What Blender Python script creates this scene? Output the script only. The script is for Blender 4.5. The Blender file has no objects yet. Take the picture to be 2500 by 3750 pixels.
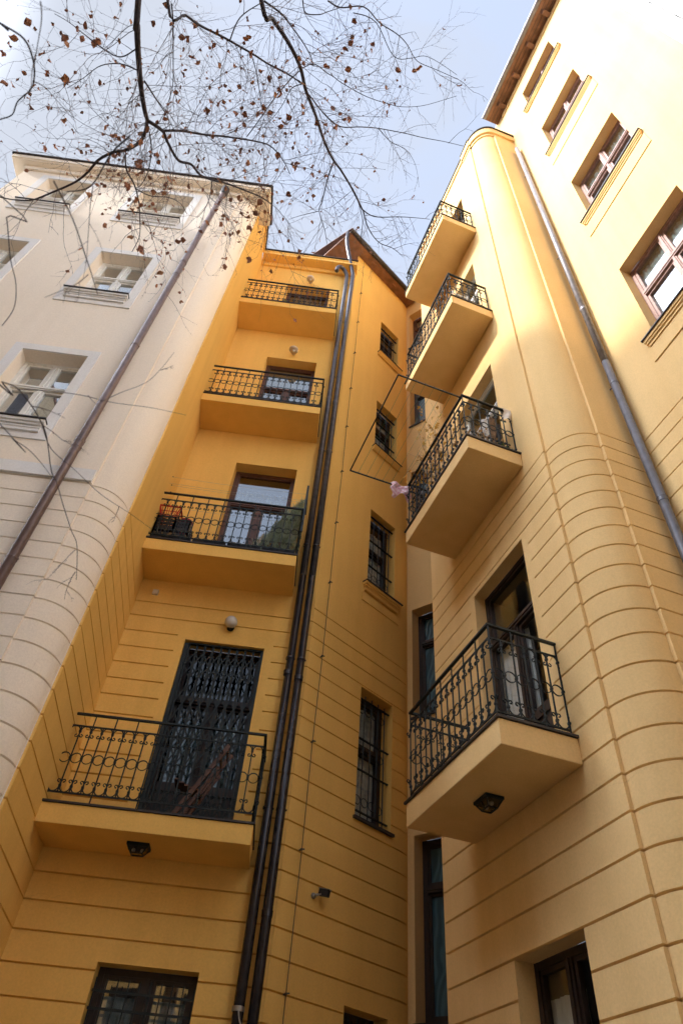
import bpy, bmesh, math, random
from mathutils import Vector, Matrix, noise
random.seed(7)
SC = bpy.context.scene
COL = SC.collection
# ------------------------------------------------------------------ camera at eye height (the ground lies 1.6 m below)
cam_d = bpy.data.cameras.new('camera'); cam = bpy.data.objects.new('camera', cam_d); COL.objects.link(cam)
cam.matrix_world = Matrix(((0.992362,-0.121689,-0.020228,0),(-0.102737,-0.724511,-0.681563,0),(0.068283,0.678436,-0.73148,0),(0,0,0,1)))
cam_d.sensor_fit = 'HORIZONTAL'; cam_d.sensor_width = 24.0; cam_d.lens = 23.96
cam_d.clip_start = 0.05; cam_d.clip_end = 2000
cam_d.dof.use_dof = True; cam_d.dof.focus_distance = 7.5; cam_d.dof.aperture_fstop = 3.5
SC.camera = cam
# ------------------------------------------------------------------ sky, sun, exposure
SUN_AZ = math.radians(-101)   # bearing of the sun, clockwise from +Y
SUN_EL = math.radians(38)
w = bpy.data.worlds.new('World'); SC.world = w; w.use_nodes = True
nt = w.node_tree; nd = nt.nodes; lk = nt.links
for n in list(nd): nd.remove(n)
wo = nd.new('ShaderNodeOutputWorld'); bg = nd.new('ShaderNodeBackground'); bg.inputs['Strength'].default_value = 0.082
sky = nd.new('ShaderNodeTexSky'); sky.sky_type = 'NISHITA'; sky.sun_disc = False
sky.sun_elevation = SUN_EL; sky.sun_rotation = SUN_AZ; sky.altitude = 200; sky.air_density = 1.0; sky.dust_density = 2.0
tc = nd.new('ShaderNodeTexCoord'); mp = nd.new('ShaderNodeMapping'); mp.inputs['Scale'].default_value = (1.1, 2.2, 1.6); mp.inputs['Rotation'].default_value = (0.3, 0.5, 0.6)
nz = nd.new('ShaderNodeTexNoise'); nz.inputs['Scale'].default_value = 2.6; nz.inputs['Detail'].default_value = 8; nz.inputs['Roughness'].default_value = 0.6; nz.inputs['Distortion'].default_value = 0.8
sp = nd.new('ShaderNodeSeparateXYZ')
ax = nd.new('ShaderNodeMath'); ax.operation = 'MULTIPLY_ADD'; ax.inputs[1].default_value = -0.95; ax.inputs[2].default_value = 0.10
ad = nd.new('ShaderNodeMath'); ad.operation = 'ADD'
rp = nd.new('ShaderNodeMapRange'); rp.inputs['From Min'].default_value = 0.42; rp.inputs['From Max'].default_value = 0.88; rp.inputs['To Min'].default_value = 0.72; rp.inputs['To Max'].default_value = 1.0
mx = nd.new('ShaderNodeMixRGB'); mx.inputs['Color2'].default_value = (3,3,3,1)
lk.new(tc.outputs['Generated'], mp.inputs['Vector']); lk.new(mp.outputs[0], nz.inputs['Vector'])
lk.new(tc.outputs['Generated'], sp.inputs[0]); lk.new(sp.outputs['X'], ax.inputs[0])
lk.new(nz.outputs['Fac'], ad.inputs[0]); lk.new(ax.outputs[0], ad.inputs[1]); lk.new(ad.outputs[0], rp.inputs['Value'])
# clouds forward-scatter: the thin cloud gets brighter towards the sun
dv = Vector((math.sin(SUN_AZ)*math.cos(SUN_EL), math.cos(SUN_AZ)*math.cos(SUN_EL), math.sin(SUN_EL)))
dp = nd.new('ShaderNodeVectorMath'); dp.operation = 'DOT_PRODUCT'; dp.inputs[1].default_value = dv; lk.new(tc.outputs['Generated'], dp.inputs[0])
gl = nd.new('ShaderNodeMapRange'); gl.interpolation_type = 'SMOOTHERSTEP'
gl.inputs['From Min'].default_value = 0.82; gl.inputs['From Max'].default_value = 1.0; gl.inputs['To Min'].default_value = 1.0; gl.inputs['To Max'].default_value = 20.0
lk.new(dp.outputs['Value'], gl.inputs['Value'])
sc_ = nd.new('ShaderNodeVectorMath'); sc_.operation = 'SCALE'; sc_.inputs[0].default_value = (1.02,1.10,1.27); lk.new(gl.outputs[0], sc_.inputs['Scale'])
lk.new(sc_.outputs[0], mx.inputs['Color2'])
lk.new(rp.outputs[0], mx.inputs['Fac']); lk.new(sky.outputs[0], mx.inputs['Color1']); lk.new(mx.outputs[0], bg.inputs['Color'])
lk.new(bg.outputs[0], wo.inputs['Surface'])
sd = bpy.data.lights.new('sun', 'SUN'); sd.energy = 0.65; sd.angle = math.radians(2.5); sd.color = (1.0, 0.93, 0.82)
so = bpy.data.objects.new('sun', sd); COL.objects.link(so)
dv = Vector((math.sin(SUN_AZ)*math.cos(SUN_EL), math.cos(SUN_AZ)*math.cos(SUN_EL), math.sin(SUN_EL)))
so.rotation_euler = dv.to_track_quat('Z', 'Y').to_euler(); so.location = (-10, -4, 40)
SC.view_settings.view_transform = 'Standard'; SC.view_settings.look = 'None'; SC.view_settings.gamma = 1.0
SC.view_settings.exposure = 3.05

# ------------------------------------------------------------------ materials
def newmat(name):
    m = bpy.data.materials.new(name); m.use_nodes = True
    return m, m.node_tree, m.node_tree.nodes['Principled BSDF']
def simple(name, col, rough=0.6, metal=0.0, var=0.12, scale=9.0, bump=0.0, spec=0.5):
    m, t, b = newmat(name)
    b.inputs['Roughness'].default_value = rough; b.inputs['Metallic'].default_value = metal
    b.inputs['Specular IOR Level'].default_value = spec
    co = t.nodes.new('ShaderNodeTexCoord'); n = t.nodes.new('ShaderNodeTexNoise'); n.inputs['Scale'].default_value = scale; n.inputs['Detail'].default_value = 5
    t.links.new(co.outputs['Object'], n.inputs['Vector'])
    r = t.nodes.new('ShaderNodeValToRGB')
    r.color_ramp.elements[0].position = 0.3; r.color_ramp.elements[1].position = 0.7
    r.color_ramp.elements[0].color = (*[c*(1-var) for c in col], 1); r.color_ramp.elements[1].color = (*[min(1, c*(1+var)) for c in col], 1)
    t.links.new(n.outputs['Fac'], r.inputs['Fac']); t.links.new(r.outputs[0], b.inputs['Base Color'])
    if bump:
        bp = t.nodes.new('ShaderNodeBump'); bp.inputs['Strength'].default_value = bump; bp.inputs['Distance'].default_value = 0.003
        t.links.new(n.outputs['Fac'], bp.inputs['Height']); t.links.new(bp.outputs[0], b.inputs['Normal'])
    return m
def plaster(name, col, k=1.0):
    m, t, b = newmat(name)
    b.inputs['Roughness'].default_value = 0.92; b.inputs['Specular IOR Level'].default_value = 0.2
    N = t.nodes.new; L = t.links.new
    co = N('ShaderNodeTexCoord')
    n1 = N('ShaderNodeTexNoise'); n1.inputs['Scale'].default_value = 0.7; n1.inputs['Detail'].default_value = 6; n1.inputs['Roughness'].default_value = 0.6
    L(co.outputs['Object'], n1.inputs['Vector'])
    n2 = N('ShaderNodeTexNoise'); n2.inputs['Scale'].default_value = 55; n2.inputs['Detail'].default_value = 4; n2.inputs['Roughness'].default_value = 0.7
    L(co.outputs['Object'], n2.inputs['Vector'])
    mp = N('ShaderNodeMapping'); mp.inputs['Scale'].default_value = (3.0, 3.0, 0.16); L(co.outputs['Object'], mp.inputs['Vector'])
    n3 = N('ShaderNodeTexNoise'); n3.inputs['Scale'].default_value = 1.6; n3.inputs['Detail'].default_value = 4; L(mp.outputs[0], n3.inputs['Vector'])
    a = N('ShaderNodeMixRGB'); a.inputs['Fac'].default_value = 0.5; L(n1.outputs['Fac'], a.inputs['Color1']); L(n3.outputs['Fac'], a.inputs['Color2'])
    r = N('ShaderNodeValToRGB'); e = r.color_ramp.elements
    e[0].position = 0.30; e[1].position = 0.60
    e[0].color = (col[0]*(1-0.10*k), col[1]*(1-0.125*k), col[2]*(1-0.18*k), 1); e[1].color = (*col, 1)
    L(a.outputs[0], r.inputs['Fac'])
    s = N('ShaderNodeMapRange'); s.inputs['From Min'].default_value = 0.25; s.inputs['From Max'].default_value = 0.75; s.inputs['To Min'].default_value = 0.90; s.inputs['To Max'].default_value = 1.06
    L(n2.outputs['Fac'], s.inputs['Value'])
    mu = N('ShaderNodeMixRGB'); mu.blend_type = 'MULTIPLY'; mu.inputs['Fac'].default_value = 1
    L(r.outputs[0], mu.inputs['Color1']); L(s.outputs[0], mu.inputs['Color2']); L(mu.outputs[0], b.inputs['Base Color'])
    vo = N('ShaderNodeTexVoronoi'); vo.feature = 'DISTANCE_TO_EDGE'; vo.inputs['Scale'].default_value = 0.42
    wn = N('ShaderNodeTexNoise'); wn.inputs['Scale'].default_value = 3.0; wn.inputs['Detail'].default_value = 6; L(co.outputs['Object'], wn.inputs['Vector'])
    wm = N('ShaderNodeMixRGB'); wm.blend_type = 'ADD'; wm.inputs['Fac'].default_value = 0.5; L(co.outputs['Object'], wm.inputs['Color1']); L(wn.outputs['Color'], wm.inputs['Color2']); L(wm.outputs[0], vo.inputs['Vector'])
    cr = N('ShaderNodeMapRange'); cr.inputs['From Max'].default_value = 0.0022; cr.inputs['To Min'].default_value = 1.0; cr.inputs['To Max'].default_value = 0.0; L(vo.outputs['Distance'], cr.inputs['Value'])
    cm = N('ShaderNodeMapRange'); cm.inputs['From Min'].default_value = 0.56; cm.inputs['From Max'].default_value = 0.66; cm.inputs['To Max'].default_value = 0.35; L(n1.outputs['Fac'], cm.inputs['Value'])
    ck = N('ShaderNodeMath'); ck.operation = 'MULTIPLY'; L(cr.outputs[0], ck.inputs[0]); L(cm.outputs[0], ck.inputs[1])
    mk = N('ShaderNodeMixRGB'); mk.inputs['Color2'].default_value = (col[0]*0.45, col[1]*0.4, col[2]*0.4, 1); L(ck.outputs[0], mk.inputs['Fac']); L(mu.outputs[0], mk.inputs['Color1']); L(mk.outputs[0], b.inputs['Base Color'])
    bp = N('ShaderNodeBump'); bp.inputs['Strength'].default_value = 0.35; bp.inputs['Distance'].default_value = 0.004
    L(n2.outputs['Fac'], bp.inputs['Height']); L(bp.outputs[0], b.inputs['Normal'])
    return m
def glassmat(name, tint=(0.85,0.9,0.92), refl=1.5, extra=0.0):
    m, t, b = newmat(name); t.nodes.remove(b)
    N = t.nodes.new; L = t.links.new
    g = N('ShaderNodeBsdfGlossy'); g.inputs['Roughness'].default_value = 0.02; g.inputs['Color'].default_value = (1,1,1,1)
    tr = N('ShaderNodeBsdfTransparent'); tr.inputs['Color'].default_value = (*tint, 1)
    lw_ = N('ShaderNodeLayerWeight'); lw_.inputs['Blend'].default_value = 0.5
    pw = N('ShaderNodeMath'); pw.operation = 'POWER'; pw.inputs[1].default_value = 4.5; L(lw_.outputs['Facing'], pw.inputs[0])
    fr = N('ShaderNodeMath'); fr.operation = 'MULTIPLY_ADD'; fr.inputs[1].default_value = 0.9; fr.inputs[2].default_value = ((refl-1)/(refl+1))**2; L(pw.outputs[0], fr.inputs[0])
    co = N('ShaderNodeTexCoord'); nz = N('ShaderNodeTexNoise'); nz.inputs['Scale'].default_value = 1.4; nz.inputs['Detail'].default_value = 1
    bp = N('ShaderNodeBump'); bp.inputs['Strength'].default_value = 0.06; bp.inputs['Distance'].default_value = 0.05
    L(co.outputs['Object'], nz.inputs['Vector']); L(nz.outputs['Fac'], bp.inputs['Height']); L(bp.outputs[0], g.inputs['Normal'])
    ad = N('ShaderNodeMath'); ad.operation = 'ADD'; ad.inputs[1].default_value = extra; ad.use_clamp = True
    mi = N('ShaderNodeMixShader'); L(fr.outputs[0], ad.inputs[0]); L(ad.outputs[0], mi.inputs['Fac']); L(tr.outputs[0], mi.inputs[1]); L(g.outputs[0], mi.inputs[2])
    L(mi.outputs[0], t.nodes['Material Output'].inputs['Surface'])
    return m
def ornament_glass(name):
    m, t, b = newmat(name); N = t.nodes.new; L = t.links.new
    co = N('ShaderNodeTexCoord'); mp = N('ShaderNodeMapping'); mp.inputs['Scale'].default_value = (1, 1, 0.55)
    L(co.outputs['Object'], mp.inputs['Vector'])
    nz = N('ShaderNodeTexNoise'); nz.inputs['Scale'].default_value = 2.2; nz.inputs['Detail'].default_value = 2; L(mp.outputs[0], nz.inputs['Vector'])
    v = N('ShaderNodeTexWave'); v.wave_type = 'RINGS'; v.inputs['Scale'].default_value = 5.0; v.inputs['Distortion'].default_value = 7.0; v.inputs['Detail'].default_value = 1.5; L(mp.outputs[0], v.inputs['Vector'])
    r = N('ShaderNodeValToRGB'); e = r.color_ramp.elements; e[0].position = 0.35; e[0].color = (0.035,0.085,0.11,1); e[1].position = 0.9; e[1].color = (0.065,0.145,0.18,1)
    L(v.outputs['Fac'], r.inputs['Fac']); L(r.outputs[0], b.inputs['Base Color']); b.inputs['Roughness'].default_value = 0.32
    bp = N('ShaderNodeBump'); bp.inputs['Strength'].default_value = 0.4; bp.inputs['Distance'].default_value = 0.01; L(v.outputs['Fac'], bp.inputs['Height']); L(bp.outputs[0], b.inputs['Normal'])
    return m
M = {}
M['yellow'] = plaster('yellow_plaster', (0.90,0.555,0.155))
M['pale'] = plaster('lit_yellow_plaster', (0.87,0.60,0.275))  # same yellow paint, lightened to put the right wing's stronger light into the colour
M['cream'] = plaster('cream_plaster', (0.94,0.83,0.70), 0.4)
M['whitep'] = plaster('white_plaster', (0.86,0.84,0.83))
M['iron'] = simple('black_iron', (0.010,0.017,0.018), 0.5, 0.0, 0.3, 30, 0, 0.35)
M['tin'] = simple('brown_flashing', (0.034,0.029,0.029), 0.5, 0.2, 0.25, 20)
M['pipe'] = simple('brown_pipe', (0.028,0.024,0.027), 0.26, 0.3, 0.3, 14)
M['pipeg'] = simple('sky_sheen_pipe', (0.10,0.095,0.11), 0.30, 0.5, 0.25, 12)  # dark pipe greyed: reflected sky put into the colour of the upper lengths
M['pipeb'] = simple('dull_brown_pipe', (0.15,0.10,0.092), 0.4, 0.2, 0.2, 12)
M['piped'] = simple('slate_blue_pipe', (0.13,0.13,0.15), 0.45, 0.2, 0.2, 12)
M['pipel'] = simple('pale_zinc_pipe', (0.24,0.23,0.25), 0.48, 0.2, 0.2, 12)
M['brownw'] = simple('brown_painted_wood', (0.10,0.040,0.022), 0.45, 0, 0.3, 26, 0.2)
M['darkw'] = simple('dark_painted_wood', (0.030,0.017,0.013), 0.5, 0, 0.3, 26, 0.2)
M['redw'] = simple('faded_red_wood', (0.36,0.21,0.17), 0.55, 0, 0.25, 24, 0.2)
M['creamw'] = simple('cream_painted_wood', (0.86,0.83,0.77), 0.5, 0, 0.08, 20)
M['whitew'] = simple('white_painted_wood', (0.78,0.78,0.76), 0.45, 0, 0.05, 20)
M['eaves'] = simple('eaves_wood', (0.25,0.125,0.075), 0.7, 0, 0.3, 6, 0.3)
M['roof'] = simple('roof_tiles', (0.12,0.065,0.05), 0.8, 0, 0.3, 4)
M['room'] = simple('dark_room', (0.035,0.034,0.033), 0.9)
M['roomy'] = simple('grey_room', (0.16,0.16,0.15), 0.9, 0, 0.4, 1.3)
M['curtain'] = simple('white_curtain', (0.62,0.63,0.62), 0.9, 0, 0.10, 7)
M['lace'] = simple('grey_lace_curtain', (0.44,0.46,0.45), 0.9, 0, 0.35, 12)
M['lacem'] = simple('mottled_lace_curtain', (0.52,0.50,0.44), 0.9, 0, 0.75, 26)
M['blind'] = simple('beige_roller_blind', (0.60,0.52,0.36), 0.8, 0, 0.06, 4)
M['glass'] = glassmat('window_glass', (0.82,0.88,0.90), 1.55, 0.14)
M['sglass'] = glassmat('sky_window_glass', (0.62,0.70,0.75), 1.55, 0.22)
M['lglass'] = glassmat('lantern_glass_clear', (0.55,0.55,0.52), 1.35, 0.03)
M['opy'] = plaster('yellow_courtyard_plaster', (0.80,0.51,0.19))
M['bglass'] = glassmat('sky_reflecting_glass', (0.6,0.68,0.72), 1.55, 0.42)
M['cglass'] = glassmat('clear_glass', (0.93,0.95,0.95), 1.40, 0.03)
M['dglass'] = glassmat('dark_door_glass', (0.62,0.70,0.74), 1.45, 0.02)
M['oglass'] = ornament_glass('patterned_blue_glass')
M['lampw'] = simple('opal_glass', (0.62,0.60,0.57), 0.15, 0, 0.03, 4)
M['cord'] = simple('green_cord', (0.10,0.30,0.22), 0.7)
M['wcord'] = simple('pale_cord', (0.40,0.42,0.36), 0.7)
M['wire'] = simple('dark_wire', (0.05,0.05,0.05), 0.5)
M['plasticb'] = simple('black_plastic', (0.014,0.013,0.015), 0.4)
M['red'] = simple('red_plastic', (0.55,0.02,0.015), 0.35)
M['pink'] = simple('crimson_plastic', (0.40,0.02,0.05), 0.4)
M['terra'] = simple('terracotta', (0.33,0.10,0.06), 0.7)
M['grass'] = simple('dry_leaves', (0.42,0.27,0.13), 0.9, 0, 0.4, 30)
M['green'] = simple('green_leaf', (0.10,0.19,0.035), 0.6, 0, 0.4, 20)
M['bark'] = simple('rough_bark', (0.24,0.15,0.09), 0.9, 0, 0.5, 26, 1.0)
M['cobble'] = simple('cobble_paving', (0.09,0.085,0.075), 0.85, 0, 0.25, 5)
M['opp'] = plaster('pale_courtyard_plaster', (0.40,0.34,0.25))
M['sens'] = simple('white_plastic', (0.62,0.56,0.48), 0.4)
M['steel'] = simple('brushed_steel', (0.35,0.34,0.33), 0.3, 0.8)
M['chairw'] = simple('red_brown_timber', (0.13,0.058,0.035), 0.5, 0, 0.3, 16)
M['lantern'] = simple('frosted_lantern_glass', (0.20,0.19,0.17), 0.12, 0, 0.2, 30)

def island_mat(name, cols, rough=0.7, trans=0.0):
    m, t, b = newmat(name); g = t.nodes.new('ShaderNodeNewGeometry'); r = t.nodes.new('ShaderNodeValToRGB'); r.color_ramp.interpolation = 'LINEAR'
    e = r.color_ramp.elements; e[0].color = (*cols[0], 1); e[1].color = (*cols[-1], 1)
    for i, c in enumerate(cols[1:-1]):
        x = e.new((i+1)/(len(cols)-1)); x.color = (*c, 1)
    t.links.new(g.outputs['Random Per Island'], r.inputs['Fac']); t.links.new(r.outputs[0], b.inputs['Base Color']); b.inputs['Roughness'].default_value = rough
    b.inputs['Specular IOR Level'].default_value = 0.2
    return m
M['leaf'] = island_mat('autumn_birch_leaf', [(0.32,0.14,0.09),(0.55,0.25,0.13),(0.42,0.18,0.12),(0.62,0.31,0.15)])
M['vine'] = island_mat('orange_vine_leaf', [(0.62,0.30,0.04),(0.72,0.42,0.06),(0.50,0.24,0.05),(0.66,0.48,0.10)]
, 0.7)
M['vstem'] = simple('tan_stem', (0.34,0.24,0.14), 0.8)
M['needle'] = island_mat('wrapped_fir_needles', [(0.14,0.20,0.13),(0.40,0.48,0.40),(0.22,0.27,0.12),(0.52,0.56,0.46)])
M['finetwig'] = simple('birch_twig', (0.16,0.12,0.12), 0.7, 0, 0.5, 60)
M['dish'] = simple('beige_glass_dish', (0.62,0.50,0.38), 0.2)
M['twig'] = simple('birch_bark_dark', (0.060,0.048,0.055), 0.7, 0, 0.5, 60, 0.5)
def check_mat():
    m, t, b = newmat('pink_checked_cloth'); N = t.nodes.new; L = t.links.new
    co = N('ShaderNodeTexCoord'); c = N('ShaderNodeTexChecker'); c.inputs['Scale'].default_value = 22
    c.inputs['Color1'].default_value = (0.85,0.66,0.69,1); c.inputs['Color2'].default_value = (0.72,0.38,0.45,1)
    L(co.outputs['Object'], c.inputs['Vector']); L(c.outputs[0], b.inputs['Base Color']); b.inputs['Roughness'].default_value = 0.9
    return m
M['pinkcloth'] = check_mat()
M['towel'] = simple('cream_terry_cloth', (0.74,0.66,0.58), 0.95, 0, 0.12, 12, 0.5)
def sign_mat():
    m, t, b = newmat('speckled_white_fabric'); N = t.nodes.new; L = t.links.new
    co = N('ShaderNodeTexCoord'); v = N('ShaderNodeTexNoise'); v.inputs['Scale'].default_value = 38; v.inputs['Detail'].default_value = 3
    r = N('ShaderNodeValToRGB'); r.color_ramp.elements[0].position = 0.60; r.color_ramp.elements[0].color = (0.78,0.77,0.76,1); r.color_ramp.elements[1].position = 0.64; r.color_ramp.elements[1].color = (0.10,0.09,0.09,1)
    L(co.outputs['Object'], v.inputs['Vector']); L(v.outputs['Fac'], r.inputs['Fac']); L(r.outputs[0], b.inputs['Base Color'])
    return m
M['sign'] = sign_mat()

# ------------------------------------------------------------------ mesh helpers
class MB:
    def __init__(s): s.v = []; s.f = []
    def quad(s, *p):
        i = len(s.v); s.v += [tuple(q) for q in p]; s.f.append(tuple(range(i, i+len(p))))
    def hexa(s, c):                     # 8 corners: bottom 0-3, top 4-7
        i = len(s.v); s.v += [tuple(q) for q in c]
        for f in ((0,3,2,1),(4,5,6,7),(0,1,5,4),(1,2,6,5),(2,3,7,6),(3,0,4,7)): s.f.append(tuple(i+k for k in f))
    def bar(s, a, b, wx, wy=None, up=(0,0,1)):    # square bar between two points
        a = Vector(a); b = Vector(b); d = (b-a).normalized(); wy = wy or wx
        u = Vector(up)
        if abs(d.dot(u)) > 0.95: u = Vector((1,0,0)) if len(up) == 3 and tuple(up) == (0,0,1) else Vector((0,0,1))
        x = d.cross(u).normalized(); y = x.cross(d).normalized()
        x *= wx/2; y *= wy/2
        s.hexa([a-x-y, a+x-y, a+x+y, a-x+y, b-x-y, b+x-y, b+x+y, b-x+y])
    def tube(s, pts, r, n=6, r2=None, caps=True, closed=False):
        pts = [Vector(p) for p in pts]; m = len(pts)
        if m < 2: return
        base = len(s.v); ref = None
        for k, p in enumerate(pts):
            if closed: d = pts[(k+1) % m]-pts[k-1]
            else: d = pts[min(k+1, m-1)]-pts[max(k-1, 0)]
            if d.length < 1e-9: d = Vector((0,0,1))
            d.normalize()
            if ref is None: ref = d.orthogonal().normalized()
            else:
                ref = ref-d*ref.dot(d)
                ref = ref.normalized() if ref.length > 1e-6 else d.orthogonal().normalized()
            o = d.cross(ref); rr = r if r2 is None else r+(r2-r)*k/(m-1)
            for j in range(n):
                a = 2*math.pi*j/n
                s.v.append(tuple(p+ref*(math.cos(a)*rr)+o*(math.sin(a)*rr)))
        for k in range(m if closed else m-1):
            k2 = (k+1) % m
            for j in range(n):
                j2 = (j+1) % n
                s.f.append((base+k*n+j, base+k*n+j2, base+k2*n+j2, base+k2*n+j))
        if caps and not closed:
            s.f.append(tuple(base+j for j in reversed(range(n)))); s.f.append(tuple(base+(m-1)*n+j for j in range(n)))
    def lathe(s, c, prof, axis=(0,0,1), n=20):
        c = Vector(c); ax_ = Vector(axis).normalized(); x = ax_.orthogonal().normalized(); y = ax_.cross(x); base = len(s.v)
        for (r, h) in prof:
            for j in range(n):
                a = 2*math.pi*j/n; s.v.append(tuple(c+ax_*h+x*(r*math.cos(a))+y*(r*math.sin(a))))
        for k in range(len(prof)-1):
            for j in range(n):
                j2 = (j+1) % n; s.f.append((base+k*n+j, base+k*n+j2, base+(k+1)*n+j2, base+(k+1)*n+j))
    def build(s, name, mat, parent=None, smooth=False, merge=False, fix=True):
        me = bpy.data.meshes.new(name); me.from_pydata(s.v, [], s.f); me.validate()
        if merge or fix:
            bm = bmesh.new(); bm.from_mesh(me)
            if merge: bmesh.ops.remove_doubles(bm, verts=bm.verts, dist=1e-5)
            if fix: bmesh.ops.recalc_face_normals(bm, faces=bm.faces)
            bm.to_mesh(me); bm.free()
        me.materials.append(M[mat] if isinstance(mat, str) else mat)
        if smooth:
            for p in me.polygons: p.use_smooth = True
        o = bpy.data.objects.new(name, me); COL.objects.link(o)
        if parent is not None:
            o.parent = parent; o.matrix_parent_inverse = world_of(parent).inverted()
        return o
def world_of(o):
    m = o.matrix_basis.copy()
    if o.parent: return world_of(o.parent) @ o.matrix_parent_inverse @ m
    return m
def tag(o, label=None, cat=None, group=None, kind=None):
    if label: o['label'] = label
    if cat: o['category'] = cat
    if group: o['group'] = group
    if kind: o['kind'] = kind
    return o
def thing(name, loc, label, cat, group=None):
    o = bpy.data.objects.new(name, None); COL.objects.link(o); o.location = loc; o.empty_display_size = 0.2
    return tag(o, label, cat, group)
def copy_part(o, parent, off):
    c = o.copy(); COL.objects.link(c); c.parent = parent; c.matrix_parent_inverse = Matrix(); c.matrix_basis = Matrix.Translation(off) @ o.matrix_basis
    return c

# frames: a vertical plane with origin, direction along it and outward normal, all in plan
class Fr:
    def __init__(s, o, d, n):
        s.o = Vector((*o, 0)); s.d = Vector((*d, 0)).normalized(); s.n = Vector((*n, 0)).normalized()
    def p(s, t, out, z): return s.o+s.d*t+s.n*out+Vector((0,0,z))
    def box(s, mb, t0, t1, o0, o1, z0, z1):
        mb.hexa([s.p(t0,o0,z0), s.p(t1,o0,z0), s.p(t1,o1,z0), s.p(t0,o1,z0), s.p(t0,o0,z1), s.p(t1,o0,z1), s.p(t1,o1,z1), s.p(t0,o1,z1)])
Dv = (-0.2504, 0.9681); Sv = (0.9681, 0.2504)
def ds(d, s): return (Dv[0]*d+Sv[0]*s, Dv[1]*d+Sv[1]*s)
LF = Fr((0,5.358), (1,0), (0,-1))
LW = Fr((0,7.39), (1,0), (0,-1))
MW = Fr((-0.02,7.39), (0.768,0.640), (0.640,-0.768))
RC = Fr((1.49,8.70), (0.7466,-0.6652), (-0.6652,-0.7466))
RW = Fr(ds(0,3.27), Dv, (-Sv[0],-Sv[1]))
RR = Fr(ds(3.21,0), Sv, (-Dv[0],-Dv[1]))
RM = Fr(ds(0,4.165), Dv, (-Sv[0],-Sv[1]))
GZ = -1.6

GL = [5.71,5.475,5.23,4.985,4.745,4.51,4.285,4.04,3.80,3.56,3.305,3.05,2.79,2.545,2.29,2.04,1.79,1.53,1.28,1.03,0.78,0.53,0.28,0.03,-0.22,-0.47,-0.72,-0.97,-1.22]
GR = [6.03,5.81,5.585,5.345,5.105,4.865,4.625,4.38,4.14,3.895,3.655,3.415,3.15,2.89,2.63,2.37,2.11,1.86,1.59,1.325,1.06,0.80,0.54,0.28,0.02,-0.24,-0.50,-0.76,-1.02,-1.28]

def wall(mb, path, z0, z1, grooves, opens=(), gw=0.0095, gd=0.026, skipg=(), zsplit=None):
    """vertical wall along a plan path. opens: (segment, t0, t1, zlo, zhi, depth, margin). grooves: list or dict seg->list"""
    P = [Vector(p) for p in path]; n = len(P)
    nor = []
    for i in range(n-1):
        d = (P[i+1]-P[i]).normalized(); nor.append(Vector((d.y, -d.x)))   # right-hand side of travel = outward
    mit = []
    for i in range(n):
        if i == 0: m = nor[0].copy()
        elif i == n-1: m = nor[-1].copy()
        else:
            q = 1+nor[i-1].dot(nor[i]); m = (nor[i-1]+nor[i])/max(q, 0.35)
        mit.append(m)
    for i in range(n-1):
        L_ = (P[i+1]-P[i]).length; d = (P[i+1]-P[i])/L_
        gs = grooves.get(i, []) if isinstance(grooves, dict) else grooves
        ops = [o for o in opens if o[0] == i]
        ts = {0.0, L_}; zs = {z0, z1}
        for (_, a, b, lo, hi, dep, mg) in ops:
            ts |= {a, b}
            if mg: ts |= {a-mg, b+mg}
            zs |= {lo, hi}
        for g in gs: zs |= {g-gw, g+gw}
        ts = sorted(ts); zs = sorted(z for z in zs if z0 <= z <= z1)
        def pt(t, z, ins=0.0):
            q = P[i]+d*t
            if ins:
                k = t/L_; mm = mit[i] if k < 1e-6 else (mit[i+1] if k > 1-1e-6 else nor[i]); q = q-mm*ins
            return (q.x, q.y, z)
        for zi in range(len(zs)-1):
            za, zb = zs[zi], zs[zi+1]; zc = (za+zb)/2
            if zb-za < 1e-5: continue
            isg = any(abs(g-zc) < gw and zb-za < gw*2.2 for g in gs)
            def state(k):
                if k < 0 or k >= len(ts)-1: return 'end'
                c = (ts[k]+ts[k+1])/2
                for (_, a, b, lo, hi, dep, mg) in ops:
                    if a < c < b and lo < zc < hi: return 'open'
                    if isg and mg and a-mg < c < b+mg and lo-mg < zc < hi+mg*0.6: return 'flat'
                return 'g' if isg else 'flat'
            for k in range(len(ts)-1):
                st = state(k)
                if st == 'open' : continue
                ta, tb = ts[k], ts[k+1]
                if st == 'flat': mb.quad(pt(ta,za), pt(tb,za), pt(tb,zb), pt(ta,zb))
                else:
                    zm = (za+zb)/2
                    mb.quad(pt(ta,za), pt(tb,za), pt(tb,zm,gd), pt(ta,zm,gd)); mb.quad(pt(ta,zm,gd), pt(tb,zm,gd), pt(tb,zb), pt(ta,zb))
                    if state(k-1) in ('flat','open') or (k == 0 and i == 0): mb.quad(pt(ta,za), pt(ta,zm,gd), pt(ta,zb))
                    if state(k+1) in ('flat','open') or (k == len(ts)-2 and i == n-2): mb.quad(pt(tb,za), pt(tb,zm,gd), pt(tb,zb))
        for (_, a, b, lo, hi, dep, mg) in ops:
            mb.quad(pt(a,lo), pt(a,hi), pt(a,hi,dep), pt(a,lo,dep)); mb.quad(pt(b,lo), pt(b,hi), pt(b,hi,dep), pt(b,lo,dep))
            mb.quad(pt(a,hi), pt(b,hi), pt(b,hi,dep), pt(a,hi,dep)); mb.quad(pt(a,lo), pt(b,lo), pt(b,lo,dep), pt(a,lo,dep))
def arc(cx, cy, r, a0, a1, n=22):
    return [(cx+r*math.cos(math.radians(a0+(a1-a0)*k/n)), cy+r*math.sin(math.radians(a0+(a1-a0)*k/n))) for k in range(n+1)]

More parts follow.
